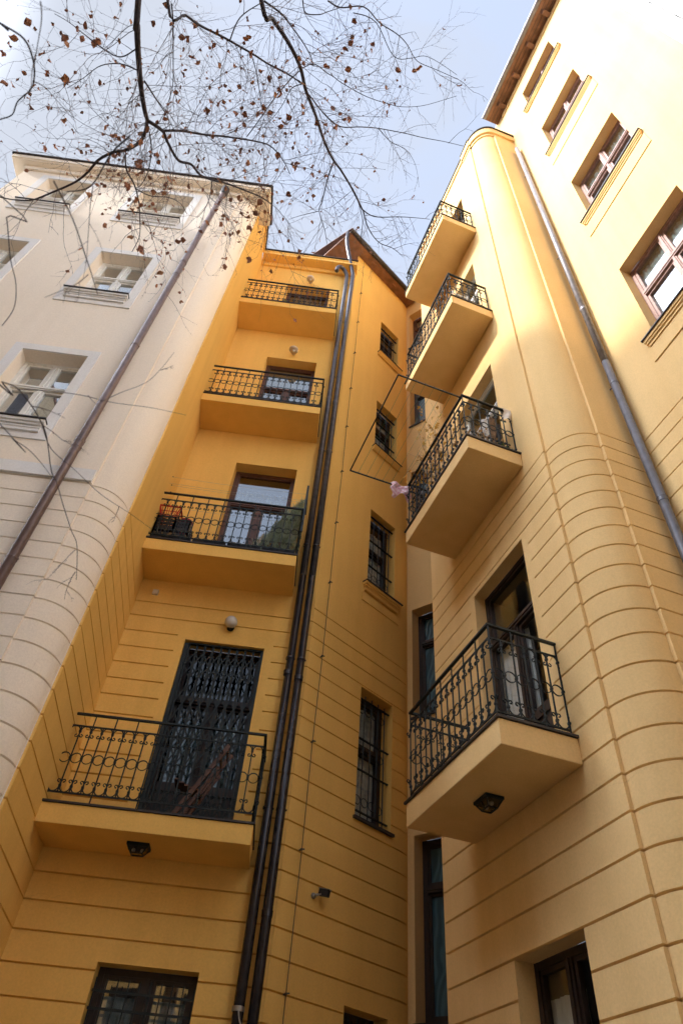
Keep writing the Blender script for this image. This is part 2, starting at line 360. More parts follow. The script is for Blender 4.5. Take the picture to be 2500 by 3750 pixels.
# ------------------------------------------------------------------ ground and the far side of the courtyard
mb = MB(); mb.quad((-300,-300,GZ),(300,-300,GZ),(300,300,GZ),(-300,300,GZ)); tag(mb.build('ground','cobble',fix=False), kind='structure')

# ------------------------------------------------------------------ the yellow apartment building
YB = thing('apartment_building', (0.5,8.5,GZ), 'tall yellow apartment building with balconies, rounded corner and grooved lower walls', 'building')
CB = thing('apartment_building', (-5.0,7.0,GZ), 'pale cream apartment building on the left with white window surrounds', 'building')
rr = [ds(3.655-0.408*math.sin(a), 3.66-0.358*math.cos(a)) for a in [math.pi/2*k/26 for k in range(27)]]
ypath = [(-2.333,5.745),(-2.307,5.745),(-2.42,7.39),(-0.02,7.39),(1.354,8.535),(1.405,8.585),(1.455,8.64),(1.49,8.70)]
ypath += [(1.49+0.7466*1.95, 8.70-0.6652*1.95), ds(6.43,4.7), ds(6.43,3.27), ds(3.655,3.27)] + rr + [ds(3.21,3.66), ds(3.21,4.165), ds(0.18,4.165)]
# segments: 0 strip, 1 return, 2 LW, 3 MW, 4-6 inner curve, 7 RC, 8-9 hidden, 10 RW, 11 strip, 12..37 arc, 38 strip, 39 RR, 40 RM
iRW = 10; iRR = 12+26+1; iRM = iRR+1
gr = {}
for i in (0,1,2): gr[i] = GL
for i in (3,4,5,6): gr[i] = GL+[5.94]
for i in range(iRW, iRM+1): gr[i] = GR
def tl(x): return x+2.42                       # LW parameter from x
def tr_(d): return 6.43-d                      # RW
def tm(d): return 3.21-d                       # RM
LWX = (-1.62,-0.595)
MWT = (1.00,1.64)
RWD = (5.36,4.30)
RMD = (2.46,1.33)
LWtop = [5.18,8.83,12.31,15.71]; LBz = [2.51,6.09,9.62,13.31]
RWtop = [5.27,8.88,12.45,15.95]; RBz = [2.60,6.20,9.81,13.28]
SLAB = 0.21
MWZ = [(0.35,1.60),(3.44,5.205),(7.05,8.79),(10.56,12.2),(14.15,15.72)]
RCZ = [(1.62,3.54),(5.17,7.13),(8.72,10.66),(12.22,14.1),(15.62,17.42)]
RMZ = [(7.25,8.98),(10.95,12.53),(14.52,15.95),(17.85,19.08)]
ops = []
for zt, zb in zip(LWtop, LBz): ops.append((2, tl(LWX[0]), tl(LWX[1]), zb+SLAB+0.01, zt, 0.20, 0.11 if zb < 3 else 0))
ops.append((2, tl(-1.57), tl(-0.645), 0.0, 1.60, 0.17, 0))
for a, b in MWZ: ops.append((3, MWT[0], MWT[1], a, b, 0.20, 0))
for a, b in RCZ: ops.append((7, 0.095, 1.05, a, b, 0.20, 0))
for zt, zb in zip(RWtop, RBz): ops.append((iRW, tr_(RWD[0]), tr_(RWD[1]), zb+SLAB+0.01, zt, 0.14, 0.10 if zb < 3 else 0))
ops.append((iRW, tr_(5.285), tr_(4.365), -0.1, 1.583, 0.17, 0))
for a, b in RMZ: ops.append((iRM, tm(RMD[0]), tm(RMD[1]), a, b, 0.165, 0))
def clip(z0, z1): return [o for o in ops if o[3] >= z0 and o[4] <= z1]
ZC = 16.76
cut = [o for o in ops if not (o[0] == 7 and o[4] > ZC)]
W = MB()
wall(W, ypath[:8], GZ, ZC, {k: v for k, v in gr.items() if k < 7}, [o for o in cut if o[0] < 7])
wall(W, ypath[3:8], ZC, 18.2, {}, [])
wall(W, [(-2.42,7.39),(-0.02,7.39)], ZC, 17.0, {}, [])
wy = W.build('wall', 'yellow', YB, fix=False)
W = MB()
wall(W, ypath[7:9], GZ, 18.2, {}, [(0,)+o[1:] for o in ops if o[0] == 7])
wall(W, ypath[8:iRM+1], GZ, 17.95, {k-8: v for k, v in gr.items() if 8 <= k < iRM}, [(o[0]-8,)+o[1:] for o in ops if 8 <= o[0] < iRM])
wall(W, ypath[iRM:], GZ, 20.3, {0: GR}, [(0,)+o[1:] for o in ops if o[0] == iRM])
wall(W, [ds(6.0,4.165), ds(3.21,4.165)], 17.9, 20.3, {}, [])
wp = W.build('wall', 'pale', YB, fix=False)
wy['label'] = 'golden yellow wall of the left recess and oblique bay'; wp['label'] = 'yellow wall of the right wing, its colour lightened for the stronger light'

# cornice over the left recess, its dark flashing, parapets and roofs
mb = MB()
mb.hexa([(-2.385,7.12,16.76),(-0.02,7.12,16.76),(0.02,7.60,16.76),(-2.45,7.60,16.76),(-2.385,7.12,16.93),(-0.02,7.12,16.93),(0.02,7.60,16.93),(-2.45,7.60,16.93)])
mb.hexa([(-2.42,5.76,16.763),(-2.270,5.76,16.763),(-2.370,7.12,16.763),(-2.50,7.12,16.763),(-2.42,5.76,16.928),(-2.270,5.76,16.928),(-2.370,7.12,16.928),(-2.50,7.12,16.928)])
LW.box(mb, -2.36, -0.06, 0.20, 0.285, 16.86, 16.90)
LW.box(mb, -2.40, -0.03, 0.0, 0.05, 16.60, 16.758)
mb.build('cornice', 'yellow', YB)
mb = MB()
mb.bar((-2.37,7.105,16.945),(0.0,7.105,16.945),0.05,0.03); mb.bar((-2.262,5.76,16.945),(-2.362,7.12,16.945),0.05,0.03)
mb.build('flashing', 'tin', YB)
cor = []
cpts = [ds(4.0,3.225), ds(3.62,3.215)]+[ds(3.655-0.475*math.sin(a), 3.66-0.425*math.cos(a)) for a in [math.pi/2*k/20 for k in range(1,21)]]+[ds(3.165,4.165)]
inn = [ds(4.0,3.28), ds(3.62,3.28)]+[ds(3.655-0.40*math.sin(a), 3.66-0.35*math.cos(a)) for a in [math.pi/2*k/20 for k in range(1,21)]]+[ds(3.26,4.165)]
mb = MB()
for i in range(len(cpts)-1):
    for (k0, k1, z0, z1) in ((1.0,1.0,17.62,17.93),(0.45,0.45,17.50,17.62)):
        a = Vector(cpts[i]); b = Vector(cpts[i+1]); c = Vector(inn[i+1]); d = Vector(inn[i])
        a = d+(a-d)*k0; b = c+(b-c)*k0
        mb.hexa([(*a,z0),(*b,z0),(*c,z0),(*d,z0),(*a,z1),(*b,z1),(*c,z1),(*d,z1)])
RW.box(mb, 4.0, 6.43, 0.0, 0.03, 17.62, 17.80)
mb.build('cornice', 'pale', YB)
mb = MB()
for i in range(len(cpts)-1):
    a = Vector(cpts[i]); b = Vector(cpts[i+1]); d = Vector(inn[i]); c = Vector(inn[i+1]); a = d+(a-d)*1.35; b = c+(b-c)*1.35
    mb.hexa([(*a,17.932),(*b,17.932),(*c,17.932),(*d,17.932),(*a,17.975),(*b,17.975),(*c,17.975),(*d,17.975)])
RW.box(mb, 4.0, 6.46, -0.03, 0.055, 17.80, 17.84)
mb.build('flashing', 'tin', YB)
mb = MB()   # roofs
mb.hexa([(-2.5,7.4,16.94),(-0.02,7.4,16.94),(1.0,12.0,18.6),(-2.5,12.0,18.6),(-2.5,7.4,16.99),(-0.02,7.4,16.99),(1.0,12.0,18.65),(-2.5,12.0,18.65)])
a_ = [ds(6.43,3.3), ds(4.0,3.3), ds(4.0,4.3), ds(6.43,4.3)]
mb.hexa([(*p,17.86) for p in a_]+[(*p,17.90) for p in a_])
a_ = [ds(4.0,3.3), ds(3.3,3.6), ds(3.3,4.15), ds(4.0,4.15)]
mb.hexa([(*p,17.98) for p in a_]+[(*p,18.02) for p in a_])
mb.build('roof', 'roof', YB)

# wooden eaves: over the oblique wall and over the right wall, with rafter ends and a gutter
def eaves(fr, t0, t1, z, over, name_m, raft, dz=0.0, back=0.35):
    mb = MB()
    mb.hexa([fr.p(t0,over,z-dz),fr.p(t1,over,z-dz),fr.p(t1,-back,z+0.06),fr.p(t0,-back,z+0.06),fr.p(t0,over,z-dz+0.03),fr.p(t1,over,z-dz+0.03),fr.p(t1,-back,z+0.12),fr.p(t0,-back,z+0.12)])
    n = int((t1-t0)/0.018)
    e = mb.build('eaves', name_m, YB)
    g = MB()
    for k in range(1, 4):       # board joints
        oo = over*k/4.0
        g.bar(fr.p(t0,oo,z-dz*k/4.0-0.002), fr.p(t1,oo,z-dz*k/4.0-0.002), 0.006, 0.01)
    g.build('board_joint', 'tin', e)
    for t in raft:
        r = MB()
        r.hexa([fr.p(t-0.05,0.0,z-0.09),fr.p(t+0.05,0.0,z-0.09),fr.p(t+0.05,over*0.62,z-dz*0.6-0.08),fr.p(t-0.05,over*0.62,z-dz*0.6-0.08),
                fr.p(t-0.05,0.0,z-0.006),fr.p(t+0.05,0.0,z-0.006),fr.p(t+0.05,over*0.72,z-dz*0.7-0.006),fr.p(t-0.05,over*0.72,z-dz*0.7-0.006)])
        r.build('rafter_end', name_m, e)
    gm = MB(); c0 = over+0.055
    for s_ in range(8):
        a0 = math.pi+math.pi*s_/8; a1 = math.pi+math.pi*(s_+1)/8
        p = lambda t, a, r: fr.p(t, c0+r*math.cos(a), z-dz+0.045+r*math.sin(a))
        gm.hexa([p(t0,a0,0.062),p(t1,a0,0.062),p(t1,a1,0.062),p(t0,a1,0.062),p(t0,a0,0.055),p(t1,a0,0.055),p(t1,a1,0.055),p(t0,a1,0.055)])
    t = t0+0.4
    while t < t1:
        gm.tube([fr.p(t, c0+0.068*math.cos(a), z-dz+0.045+0.068*math.sin(a)) for a in [math.pi+math.pi*q/10 for q in range(11)]], 0.008, 4); t += 0.78
    gm.build('gutter', 'pipel' if fr is RM else 'tin', e)
    rf = MB()
    rf.hexa([fr.p(t0-0.02,over+0.10,z-dz+0.08),fr.p(t1+0.02,over+0.10,z-dz+0.08),fr.p(t1+0.02,-1.6,z+1.15),fr.p(t0-0.02,-1.6,z+1.15),
             fr.p(t0-0.02,over+0.10,z-dz+0.12),fr.p(t1+0.02,over+0.10,z-dz+0.12),fr.p(t1+0.02,-1.6,z+1.2),fr.p(t0-0.02,-1.6,z+1.2)])
    rf.build('roof_tiles', 'roof', e)
    return e
eaves(MW, -0.60, 2.0, 18.12, 0.27, 'eaves', [0.42, 1.25, 2.0-0.15], 0.16, 1.5)
eaves(RM, -3.0, 3.45, 20.12, 0.34, 'eaves', [0.25, 0.95, 1.63, 2.30, 3.0, -0.5, -1.2], 0.0)
mb = MB()   # moulded band under the eaves of the right wall
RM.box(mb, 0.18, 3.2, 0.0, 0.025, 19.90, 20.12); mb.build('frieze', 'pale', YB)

# ------------------------------------------------------------------ windows and doors
def window(fr, parent, t0, t1, z0, z1, dep, mat, style='casement', zt=None, glass='glass', curtain=None, sill=None, name='window', blind=None, fw=0.055, label=None, lights=2, sillmat='tin', room='room', thick=1.0):
    o = -dep; mb = MB()
    B = lambda a, b, c, d, e, f: fr.box(mb, a, b, c, d, e, f)
    B(t0, t0+fw, o-0.06, o, z0, z1); B(t1-fw, t1, o-0.06, o, z0, z1)
    B(t0+fw, t1-fw, o-0.07, o-0.002, z1-fw, z1); B(t0+fw, t1-fw, o-0.07, o-0.002, z0, z0+fw)
    g = MB(); tc_ = (t0+t1)/2
    rows = [(z0+fw, z1-fw)]
    if zt is not None:
        B(t0+fw, t1-fw, o-0.08, o+0.012, zt-0.045, zt+0.045); B(t0+fw, t1-fw, o+0.012, o+0.03, zt-0.012, zt+0.022); B(t0+fw,t1-fw,o-0.0,o+0.02,zt-0.040,zt-0.022)
        rows = [(z0+fw, zt-0.045), (zt+0.045, z1-fw)]
    for ri, (a, b) in enumerate(rows):
        cols = [(t0+fw, t1-fw)]
        if lights == 2 and not (style == 'door_fan' and ri == 1):
            mw_ = 0.04*thick
            B(tc_-mw_, tc_+mw_, o-0.065, o+0.006, a, b); B(tc_-0.014, tc_+0.014, o+0.006, o+0.022, a, b)
            cols = [(t0+fw, tc_-mw_), (tc_+mw_, t1-fw)]
        for (c, d) in cols:
            s = 0.032; lo = a
            if name == 'balcony_door' and ri == 0:      # solid lower panel
                ph = a+0.55; B(c, d, o-0.055, o-0.03, a, ph); B(c+0.06, d-0.06, o-0.03, o-0.015, a+0.12, ph-0.1); B(c, d, o-0.055, o-0.012, ph-0.04, ph+0.03); lo = ph+0.03
            B(c, c+s, o-0.055, o-0.012, lo, b); B(d-s, d, o-0.055, o-0.012, lo, b)
            B(c+s, d-s, o-0.055, o-0.012, b-s, b); B(c+s, d-s, o-0.055, o-0.012, lo, lo+s)
            fr.box(g, c+s, d-s, o-0.040, o-0.034, lo+s, b-s)
    w_ = mb.build(name, mat, parent)
    if label: w_['label'] = label
    g.build('pane', glass, w_)
    if glass != 'oglass':
        r = MB(); b = o-0.9; e = 0.25
        r.quad(fr.p(t0-e,b,z0-e),fr.p(t1+e,b,z0-e),fr.p(t1+e,b,z1+e),fr.p(t0-e,b,z1+e))
        for (a, c) in ((t0-e,t0),(t1+e,t1)): r.quad(fr.p(a,b,z0-e),fr.p(a,b,z1+e),fr.p(c,o-0.072,z1+e),fr.p(c,o-0.072,z0-e))
        r.quad(fr.p(t0-e,b,z1+e),fr.p(t1+e,b,z1+e),fr.p(t1+e,o-0.072,z1),fr.p(t0-e,o-0.072,z1)); r.quad(fr.p(t0-e,b,z0-e),fr.p(t1+e,b,z0-e),fr.p(t1+e,o-0.072,z0),fr.p(t0-e,o-0.072,z0))
        r.build('room', room, w_)
    if curtain:
        cm, ca, cb = curtain[:3]; spans = curtain[3] if len(curtain) > 3 else [(t0+0.02, t1-0.02)]
        c = MB()
        for (sa, sb) in spans:
            n = max(6, int((sb-sa)/0.02)); pts = []
            for k in range(n+1):
                t = sa+(sb-sa)*k/n; pts.append((t, o-0.085+0.010*math.sin(t*95)+0.007*math.sin(t*41+1)))
            for k in range(n):
                (ta, oa), (tb, ob) = pts[k], pts[k+1]
                c.hexa([fr.p(ta,oa,ca),fr.p(tb,ob,ca),fr.p(tb,ob-0.004,ca),fr.p(ta,oa-0.004,ca),fr.p(ta,oa,cb),fr.p(tb,ob,cb),fr.p(tb,ob-0.004,cb),fr.p(ta,oa-0.004,cb)])
        c.build('curtain', cm, w_)
    if blind:
        c = MB(); fr.box(c, t0+0.05, t1-0.05, o-0.10, o-0.09, blind, z1-fw); c.build('roller_blind', 'blind', w_)
    if sill:
        kind, ext, out, drop, smat = sill
        s = MB()
        if kind == 'thin':
            fr.box(s, t0-ext, t1+ext, 0.003, out, z0-0.03, z0+0.004); fr.box(s, t0+0.002, t1-0.002, -dep, 0.003, z0-0.01, z0+0.006)
            s.build('sill', sillmat, w_)
        elif kind == 'wedge':
            s.hexa([fr.p(t0-ext,0.002,z0-drop),fr.p(t1+ext,0.002,z0-drop),fr.p(t1+ext,0.03,z0-drop),fr.p(t0-ext,0.03,z0-drop),fr.p(t0-ext,0.002,z0-0.022),fr.p(t1+ext,0.002,z0-0.022),fr.p(t1+ext,out,z0-0.022),fr.p(t0-ext,out,z0-0.022)])
            sl = s.build('sill', smat, w_)
            s = MB(); fr.box(s, t0-ext-0.01, t1+ext+0.01, -0.0, out+0.015, z0-0.020, z0-0.008); fr.box(s, t0+0.002, t1-0.002, -dep, 0.0, z0-0.012, z0+0.003)
            s.build('sill_flashing', sillmat, w_)
        else:
            fr.box(s, t0-ext, t1+ext, 0.002, out*0.92, z0-0.035-0.035, z0-0.022); fr.box(s, t0-ext+0.015, t1+ext-0.015, 0.002, out*0.7, z0-0.105, z0-0.07)
            fr.box(s, t0-ext+0.03, t1+ext-0.03, 0.002, out*0.45, z0-drop, z0-0.105)
            fr.box(s, t0-ext+0.03, t1+ext-0.03, out*0.45, out*0.55, z0-drop*0.75, z0-drop*0.66)
            sl = s.build('sill', smat, w_)
            s = MB(); fr.box(s, t0-ext-0.01, t1+ext+0.01, -0.0, out+0.015, z0-0.022, z0-0.006); fr.box(s, t0+0.002, t1-0.002, -dep, 0.0, z0-0.012, z0+0.003)
            s.build('sill_flashing', sillmat, w_)
    return w_
def ring(mb, fr, t, out, z, r, rad=0.0060, n=16, m=4):
    mb.tube([fr.p(t+r*math.cos(2*math.pi*k/n), out, z+r*math.sin(2*math.pi*k/n)) for k in range(n)], rad, m, closed=True)

# doors onto the left balconies
wl = []
X0, X1 = LWX
d1 = window(LW, YB, X0, X1, LBz[0]+SLAB+0.012, LWtop[0], 0.20, 'darkw', 'door_fan', 4.42, 'dglass', ('lacem', 3.35, 4.2, [(X0+0.1,-1.17),(-1.04,X1-0.1)]), None, 'balcony_door', label='dark door behind a folding metal grille')
d2 = window(LW, YB, X0, X1, LBz[1]+SLAB+0.012, LWtop[1], 0.20, 'brownw', 'door_fan', 8.02, 'sglass', ('lace', 8.1, 8.45), None, 'balcony_door', thick=1.3)
d3 = window(LW, YB, X0, X1, LBz[2]+SLAB+0.012, LWtop[2], 0.20, 'brownw', 'door_fan', 11.45, 'sglass', None, None, 'balcony_door', blind=11.5, thick=1.3)
d4 = window(LW, YB, X0, X1, LBz[3]+SLAB+0.012, LWtop[3], 0.20, 'brownw', 'door_fan', 15.0, 'sglass', None, None, 'balcony_door', blind=15.1, thick=1.3)
w0 = window(LW, YB, -1.57, -0.645, 0.0, 1.60, 0.17, 'darkw', zt=None, glass='glass', curtain=('lace', 0.05, 1.4), name='window', label='dark barred window under the lowest left balcony', thick=1.2)
# grille of that window
mb = MB(); o = -0.07
for k in range(10):
    t = -1.55+0.885*k/9; mb.bar(LW.p(t,o,0.0), LW.p(t,o,1.50), 0.011)
for z in (1.40,1.27,0.72): mb.bar(LW.p(-1.565,o,z), LW.p(-0.65,o,z), 0.014, 0.02)
for k in range(9):
    t = -1.55+0.885*(k+0.5)/9; ring(mb, LW, t, o, 0.80, 0.044)
    mb.tube([LW.p(t+0.05*math.cos(a), o, 0.93+0.07*math.sin(a)) for a in [math.pi*q/8 for q in range(9)]], 0.005, 4)
mb.build('grille', 'iron', w0)
# folding scissor grille of the lowest door
mb = MB(); o = -0.06; za, zb = LBz[0]+SLAB+0.03, LWtop[0]-0.03
nb = 9
for k in range(nb+1):
    t = X0+0.06+(X1-X0-0.09)*k/nb
    for dt in (-0.006, 0.008): mb.bar(LW.p(t+dt,o,za), LW.p(t+dt,o,zb), 0.007, 0.016)
for (zl, zh) in ((zb-0.50, zb-0.12),(zb-1.12, zb-0.60),(zb-1.62, zb-1.14),(za+0.02, za+0.42)):
    st = (X1-X0-0.09)/nb
    for k in range(nb):
        t = X0+0.06+st*k
        h = (zh-zl)
        for q in range(2):
            a = zl+h*q/2; b_ = zl+h*(q+1)/2
            mb.bar(LW.p(t,o+0.010,a), LW.p(t+st,o+0.010,b_), 0.005, 0.017); mb.bar(LW.p(t,o-0.010,b_), LW.p(t+st,o-0.010,a), 0.005, 0.017)
LW.box(mb, X0+0.004, X0+0.05, o-0.03, o+0.03, za, zb); LW.box(mb, X0+0.05, X1-0.01, o-0.02, o+0.02, zb, zb+0.02)
LW.box(mb, X1-0.03, X1-0.006, o-0.025, o+0.025, za, zb)
mb.build('scissor_grille', 'iron', d1)

# windows in the oblique middle wall, each behind a forged grille
def grille(fr, par, t0, t1, z0, z1, out, nb, hz, rings, extra=0.10):
    mb = MB()
    for k in range(nb):
        t = t0+0.04+(t1-t0-0.12)*k/(nb-1); mb.bar(fr.p(t,out,z0+0.01), fr.p(t,out,z1-0.05), 0.013)
    for z in hz: mb.bar(fr.p(t0,out+0.01,z), fr.p(t1+0.0,out+0.01,z), 0.03, 0.012); 
    st = (t1-t0-0.12)/(nb-1)
    for z in rings:
        for k in range(nb-1): ring(mb, fr, t0+0.04+st*(k+0.5), out, z, st*0.42)
    return mb.build('grille', 'iron', par)
mz = MWZ
wm = []
wm.append(window(MW, YB, MWT[0], MWT[1], *mz[0], 0.20, 'darkw', label='dark window at the foot of the oblique wall'))
wm.append(window(MW, YB, MWT[0], MWT[1], *mz[1], 0.20, 'darkw', lights=1, zt=4.45, glass='cglass', curtain=('lace', 3.5, 5.1), sill=('thin',0.03,0.04,0.1,None), room='roomy'))
wm.append(window(MW, YB, MWT[0], MWT[1], *mz[2], 0.20, 'darkw', lights=1, zt=8.05, glass='cglass', room='roomy', curtain=('lace', 7.1, 8.6), sill=('mould',0.09,0.09,0.17,'yellow')))
wm.append(window(MW, YB, MWT[0], MWT[1], *mz[3], 0.20, 'darkw', lights=1, zt=11.55, glass='cglass', curtain=('lace', 10.6, 11.9), sill=('wedge',0.06,0.085,0.13,'yellow'), room='roomy'))
wm.append(window(MW, YB, MWT[0], MWT[1], *mz[4], 0.20, 'darkw', lights=1, zt=15.1, glass='cglass', curtain=('lace', 14.2, 15.4), sill=('wedge',0.06,0.085,0.13,'yellow'), room='roomy'))
grille(MW, wm[0], *MWT, *mz[0], -0.10, 5, (1.4,0.9), ())
grille(MW, wm[1], *MWT, *mz[1], -0.08, 5, (5.08,4.50,4.08,3.56), (4.93,4.36,3.70))
grille(MW, wm[2], *MWT, *mz[2], -0.08, 5, (8.70,8.12,7.55,7.13), (8.55,7.36))
grille(MW, wm[3], *MWT, *mz[3], -0.08, 4, (12.02,11.55,11.05,), (11.85,10.80))
grille(MW, wm[4], *MWT, *mz[4], -0.08, 4, (15.55,15.05,14.55), (15.35,))
mb = MB(); MW.box(mb, 0.90, 1.74, 0.0, 0.014, 6.68, 6.81); mb.build('window_apron', 'yellow', wm[2])
# stair windows with patterned dark blue glass
for i, (a, b) in enumerate(RCZ):
    g = 'oglass' if i < 4 else 'glass'
    window(RC, YB, 0.095, 1.05, a, b, 0.20, 'darkw' if i < 4 else 'brownw', zt=a+(b-a)*0.70 if i < 4 else a+(b-a)*0.66, glass=g, sill=('thin',0.02,0.03,0.1,None), lights=1, fw=0.07, curtain=('lace', a, b) if i == 4 else None)
# doors onto the right balconies and the ground floor window of the right wing
D1, D0 = RWD
for i in range(4):
    window(RW, YB, D0, D1, RBz[i]+SLAB+0.012, RWtop[i], 0.14, 'darkw' if i in (0,3) else 'whitew', 'door_fan', RWtop[i]-0.72, 'cglass' if i == 0 else 'dglass', ('curtain', RBz[i]+0.3, RWtop[i]-0.8, [(D0+0.42, D1-0.05)]) if i == 0 else ('lace', RBz[i]+0.3, RWtop[i]-0.8, [(D0+0.5, D1-0.05)]), None, 'balcony_door', room='roomy', thick=1.0)
window(RW, YB, 4.365, 5.285, -0.1, 1.583, 0.17, 'darkw', glass='cglass', curtain=('curtain', -0.05, 1.35, [(4.80,5.24)]), name='window', thick=1.0, label='dark brown window with pale curtain below the lowest right balcony')
# the open inner leaf of the lowest right door
# sunlit windows of the right wall
wr = []
for i, (a, b) in enumerate(RMZ):
    w_r = window(RM, YB, RMD[1], RMD[0], a, b, 0.165, 'redw', zt=(a+(b-a)*0.60), glass='glass', sill=('mould',0.13,0.065,0.15,'pale'), fw=0.05, room='roomy', thick=0.7,
           curtain=('lace', a+0.1, b-0.1) if i < 3 else ('lace', a+0.05, a+0.75), sillmat='tin')
    wr.append(w_r)
for z, k in ((6.84,0),(10.43,1),(13.93,2)):
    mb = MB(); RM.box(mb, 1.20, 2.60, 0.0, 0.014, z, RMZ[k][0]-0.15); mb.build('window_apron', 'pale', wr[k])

# ------------------------------------------------------------------ balconies
BAR = 0.012
def c_scroll(mb, fr, tc_, out, zc, h, up):
    """C-scroll between two bars: arch touching the rail, ends curling beyond the bars; up=+1 arch on top"""
    pts = []
    prof = [(-h-0.019,-0.034),(-h-0.030,-0.036),(-h-0.039,-0.048),(-h-0.033,-0.062),(-h-0.017,-0.062),(-h-0.004,-0.044),(-h+0.003,-0.018),(-h+0.006,0.008),(-h*0.84,0.030),(-h*0.55,0.050),(-h*0.25,0.059),(0,0.061)]
    prof = prof+[(-a, b) for a, b in reversed(prof[:-1])]
    mb.tube([fr.p(tc_+a, out, zc+up*b) for a, b in prof], 0.0068, 4)
def rail_run(mb, fr, ta, tb, out, zb, first=0, endpost=True, n=None):
    L_ = tb-ta; n = n or max(2, round(L_/0.113)); st = L_/n
    zs = dict(bar=zb+0.31, c0=zb+0.375, rg=zb+0.665, c1=zb+0.955, b2=zb+1.015, top=zb+1.15)
    fr.box(mb, ta-0.012, tb+0.012, out-0.015, out+0.015, zs['top']-0.010, zs['top']+0.010)
    mb.bar(fr.p(ta,out,zs['b2']), fr.p(tb,out,zs['b2']), 0.012, 0.016); mb.bar(fr.p(ta,out,zs['bar']), fr.p(tb,out,zs['bar']), 0.012, 0.016)
    for k in range(n+1):
        t = ta+st*k; ext = (k % 2 == first % 2) or k in (0, n)
        lo = zb+SLAB if (k % 4 == 0 or k == n) else zs['bar']
        mb.bar(fr.p(t,out,lo), fr.p(t,out,zs['top'] if ext else zs['b2']), BAR)
        for zc in (zs['c0'], zs['rg'], zs['c1']): mb.bar(fr.p(t,out,zc-0.009), fr.p(t,out,zc+0.009), 0.024)
    for k in range(n):
        t = ta+st*(k+0.5); ring(mb, fr, t, out, zs['rg'], st*0.46)
        c_scroll(mb, fr, t, out, zs['c1'], st/2, 1); c_scroll(mb, fr, t, out, zs['c0'], st/2, -1)
lbal = None
YF_ = 6.75
for i, z in enumerate(LBz):
    off = Vector((0,0,z-LBz[0]))
    if i == 0:
        mb = MB(); mb.hexa([(-2.405,YF_,z),(-0.34,YF_,z),(-0.34,7.388,z),(-2.405,7.388,z),(-2.405,YF_,z+0.19),(-0.34,YF_,z+0.19),(-0.34,7.388,z+0.19),(-2.405,7.388,z+0.19)])
        b0 = mb.build('balcony', 'yellow', YB)
        mb = MB(); mb.hexa([(-2.405,YF_-0.016,z+0.192),(-0.325,YF_-0.016,z+0.192),(-0.325,7.388,z+0.192),(-2.405,7.388,z+0.192),(-2.405,YF_-0.016,z+SLAB),(-0.325,YF_-0.016,z+SLAB),(-0.325,7.388,z+SLAB),(-2.405,7.388,z+SLAB)])
        pass
        t0_ = mb.build('edge_trim', 'tin', b0)
        FRr = Fr((0,6.79), (1,0), (0,-1)); mb = MB(); rail_run(mb, FRr, -2.395, -0.365, 0, z, 0, n=18)
        FRs = Fr((-0.365,6.79), (0,1), (1,0)); rail_run(mb, FRs, 0.0, 0.59, 0, z, 0, n=5)
        r0 = mb.build('railing', 'iron', b0)
        wl.append(b0)
    else:
        b = copy_part(b0, YB, off); b.matrix_parent_inverse = b0.matrix_parent_inverse.copy()
        for s_ in (t0_, r0):
            c = s_.copy(); COL.objects.link(c); c.parent = b; c.matrix_parent_inverse = s_.matrix_parent_inverse.copy()
        wl.append(b)
for i, z in enumerate(RBz):
    off = Vector((0,0,z-RBz[0]))
    if i == 0:
        mb = MB(); c = [ds(5.74,2.57), ds(4.03,2.57), ds(4.03,3.268), ds(5.74,3.268)]
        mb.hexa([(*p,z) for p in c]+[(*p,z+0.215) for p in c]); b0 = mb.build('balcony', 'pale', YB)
        mb = MB(); c = [ds(5.757,2.553), ds(4.013,2.553), ds(4.013,3.268), ds(5.757,3.268)]; mb.hexa([(*p,z+0.217) for p in c]+[(*p,z+0.238) for p in c])
        pass
        t0_ = mb.build('edge_trim', 'tin', b0)
        FRf = Fr(ds(0,2.60), Dv, (-Sv[0],-Sv[1])); mb = MB(); rail_run(mb, FRf, 4.09, 5.70, 0, z, 0, n=14)
        FRn = Fr(ds(4.09,0), Sv, (-Dv[0],-Dv[1])); rail_run(mb, FRn, 2.60, 3.26, 0, z, 0, n=6)
        FRx = Fr(ds(5.70,0), Sv, (-Dv[0],-Dv[1])); rail_run(mb, FRx, 2.60, 3.26, 0, z, 0, n=6)
        r0 = mb.build('railing', 'iron', b0)
    else:
        b = copy_part(b0, YB, off); b.matrix_parent_inverse = b0.matrix_parent_inverse.copy()
        for s_ in (t0_, r0):
            c = s_.copy(); COL.objects.link(c); c.parent = b; c.matrix_parent_inverse = s_.matrix_parent_inverse.copy()

for o_b in [o for o in bpy.data.objects if o.name.split('.')[0] == 'balcony']:
    bv = o_b.modifiers.new('softened_edges', 'BEVEL'); bv.width = 0.007; bv.segments = 2; bv.limit_method = 'ANGLE'
# ------------------------------------------------------------------ downpipes and the lightning conductor
def pipe(parent, pts, r, mat, joints, brackets, n=14, label=None):
    mb = MB(); mb.tube(pts, r, n); p = mb.build('downpipe', mat, parent, smooth=True)
    if label: p['label'] = label
    x, y = pts[0][0], pts[0][1]
    for z in joints:
        mb = MB(); mb.lathe((x,y,z), [(r*1.01,-0.03),(r*1.09,-0.026),(r*1.09,0.02),(r*1.13,0.022),(r*1.13,0.032),(r*1.01,0.034)], n=16); mb.build('pipe_joint', mat, p)
    for (z, nx, ny) in brackets:
        mb = MB(); mb.lathe((x,y,z), [(r*1.0,-0.011),(r*1.08,-0.010),(r*1.08,0.010),(r*1.0,0.011)], n=16); mb.bar((x+nx*r*0.9,y+ny*r*0.9,z),(x+nx*(r+0.05),y+ny*(r+0.05),z),0.012)
        mb.bar((x+ny*r*0.98,y-nx*r*0.98,z),(x+ny*(r+0.014),y-nx*(r+0.014),z),0.014)
        mb.build('pipe_bracket', mat, p)
    return p
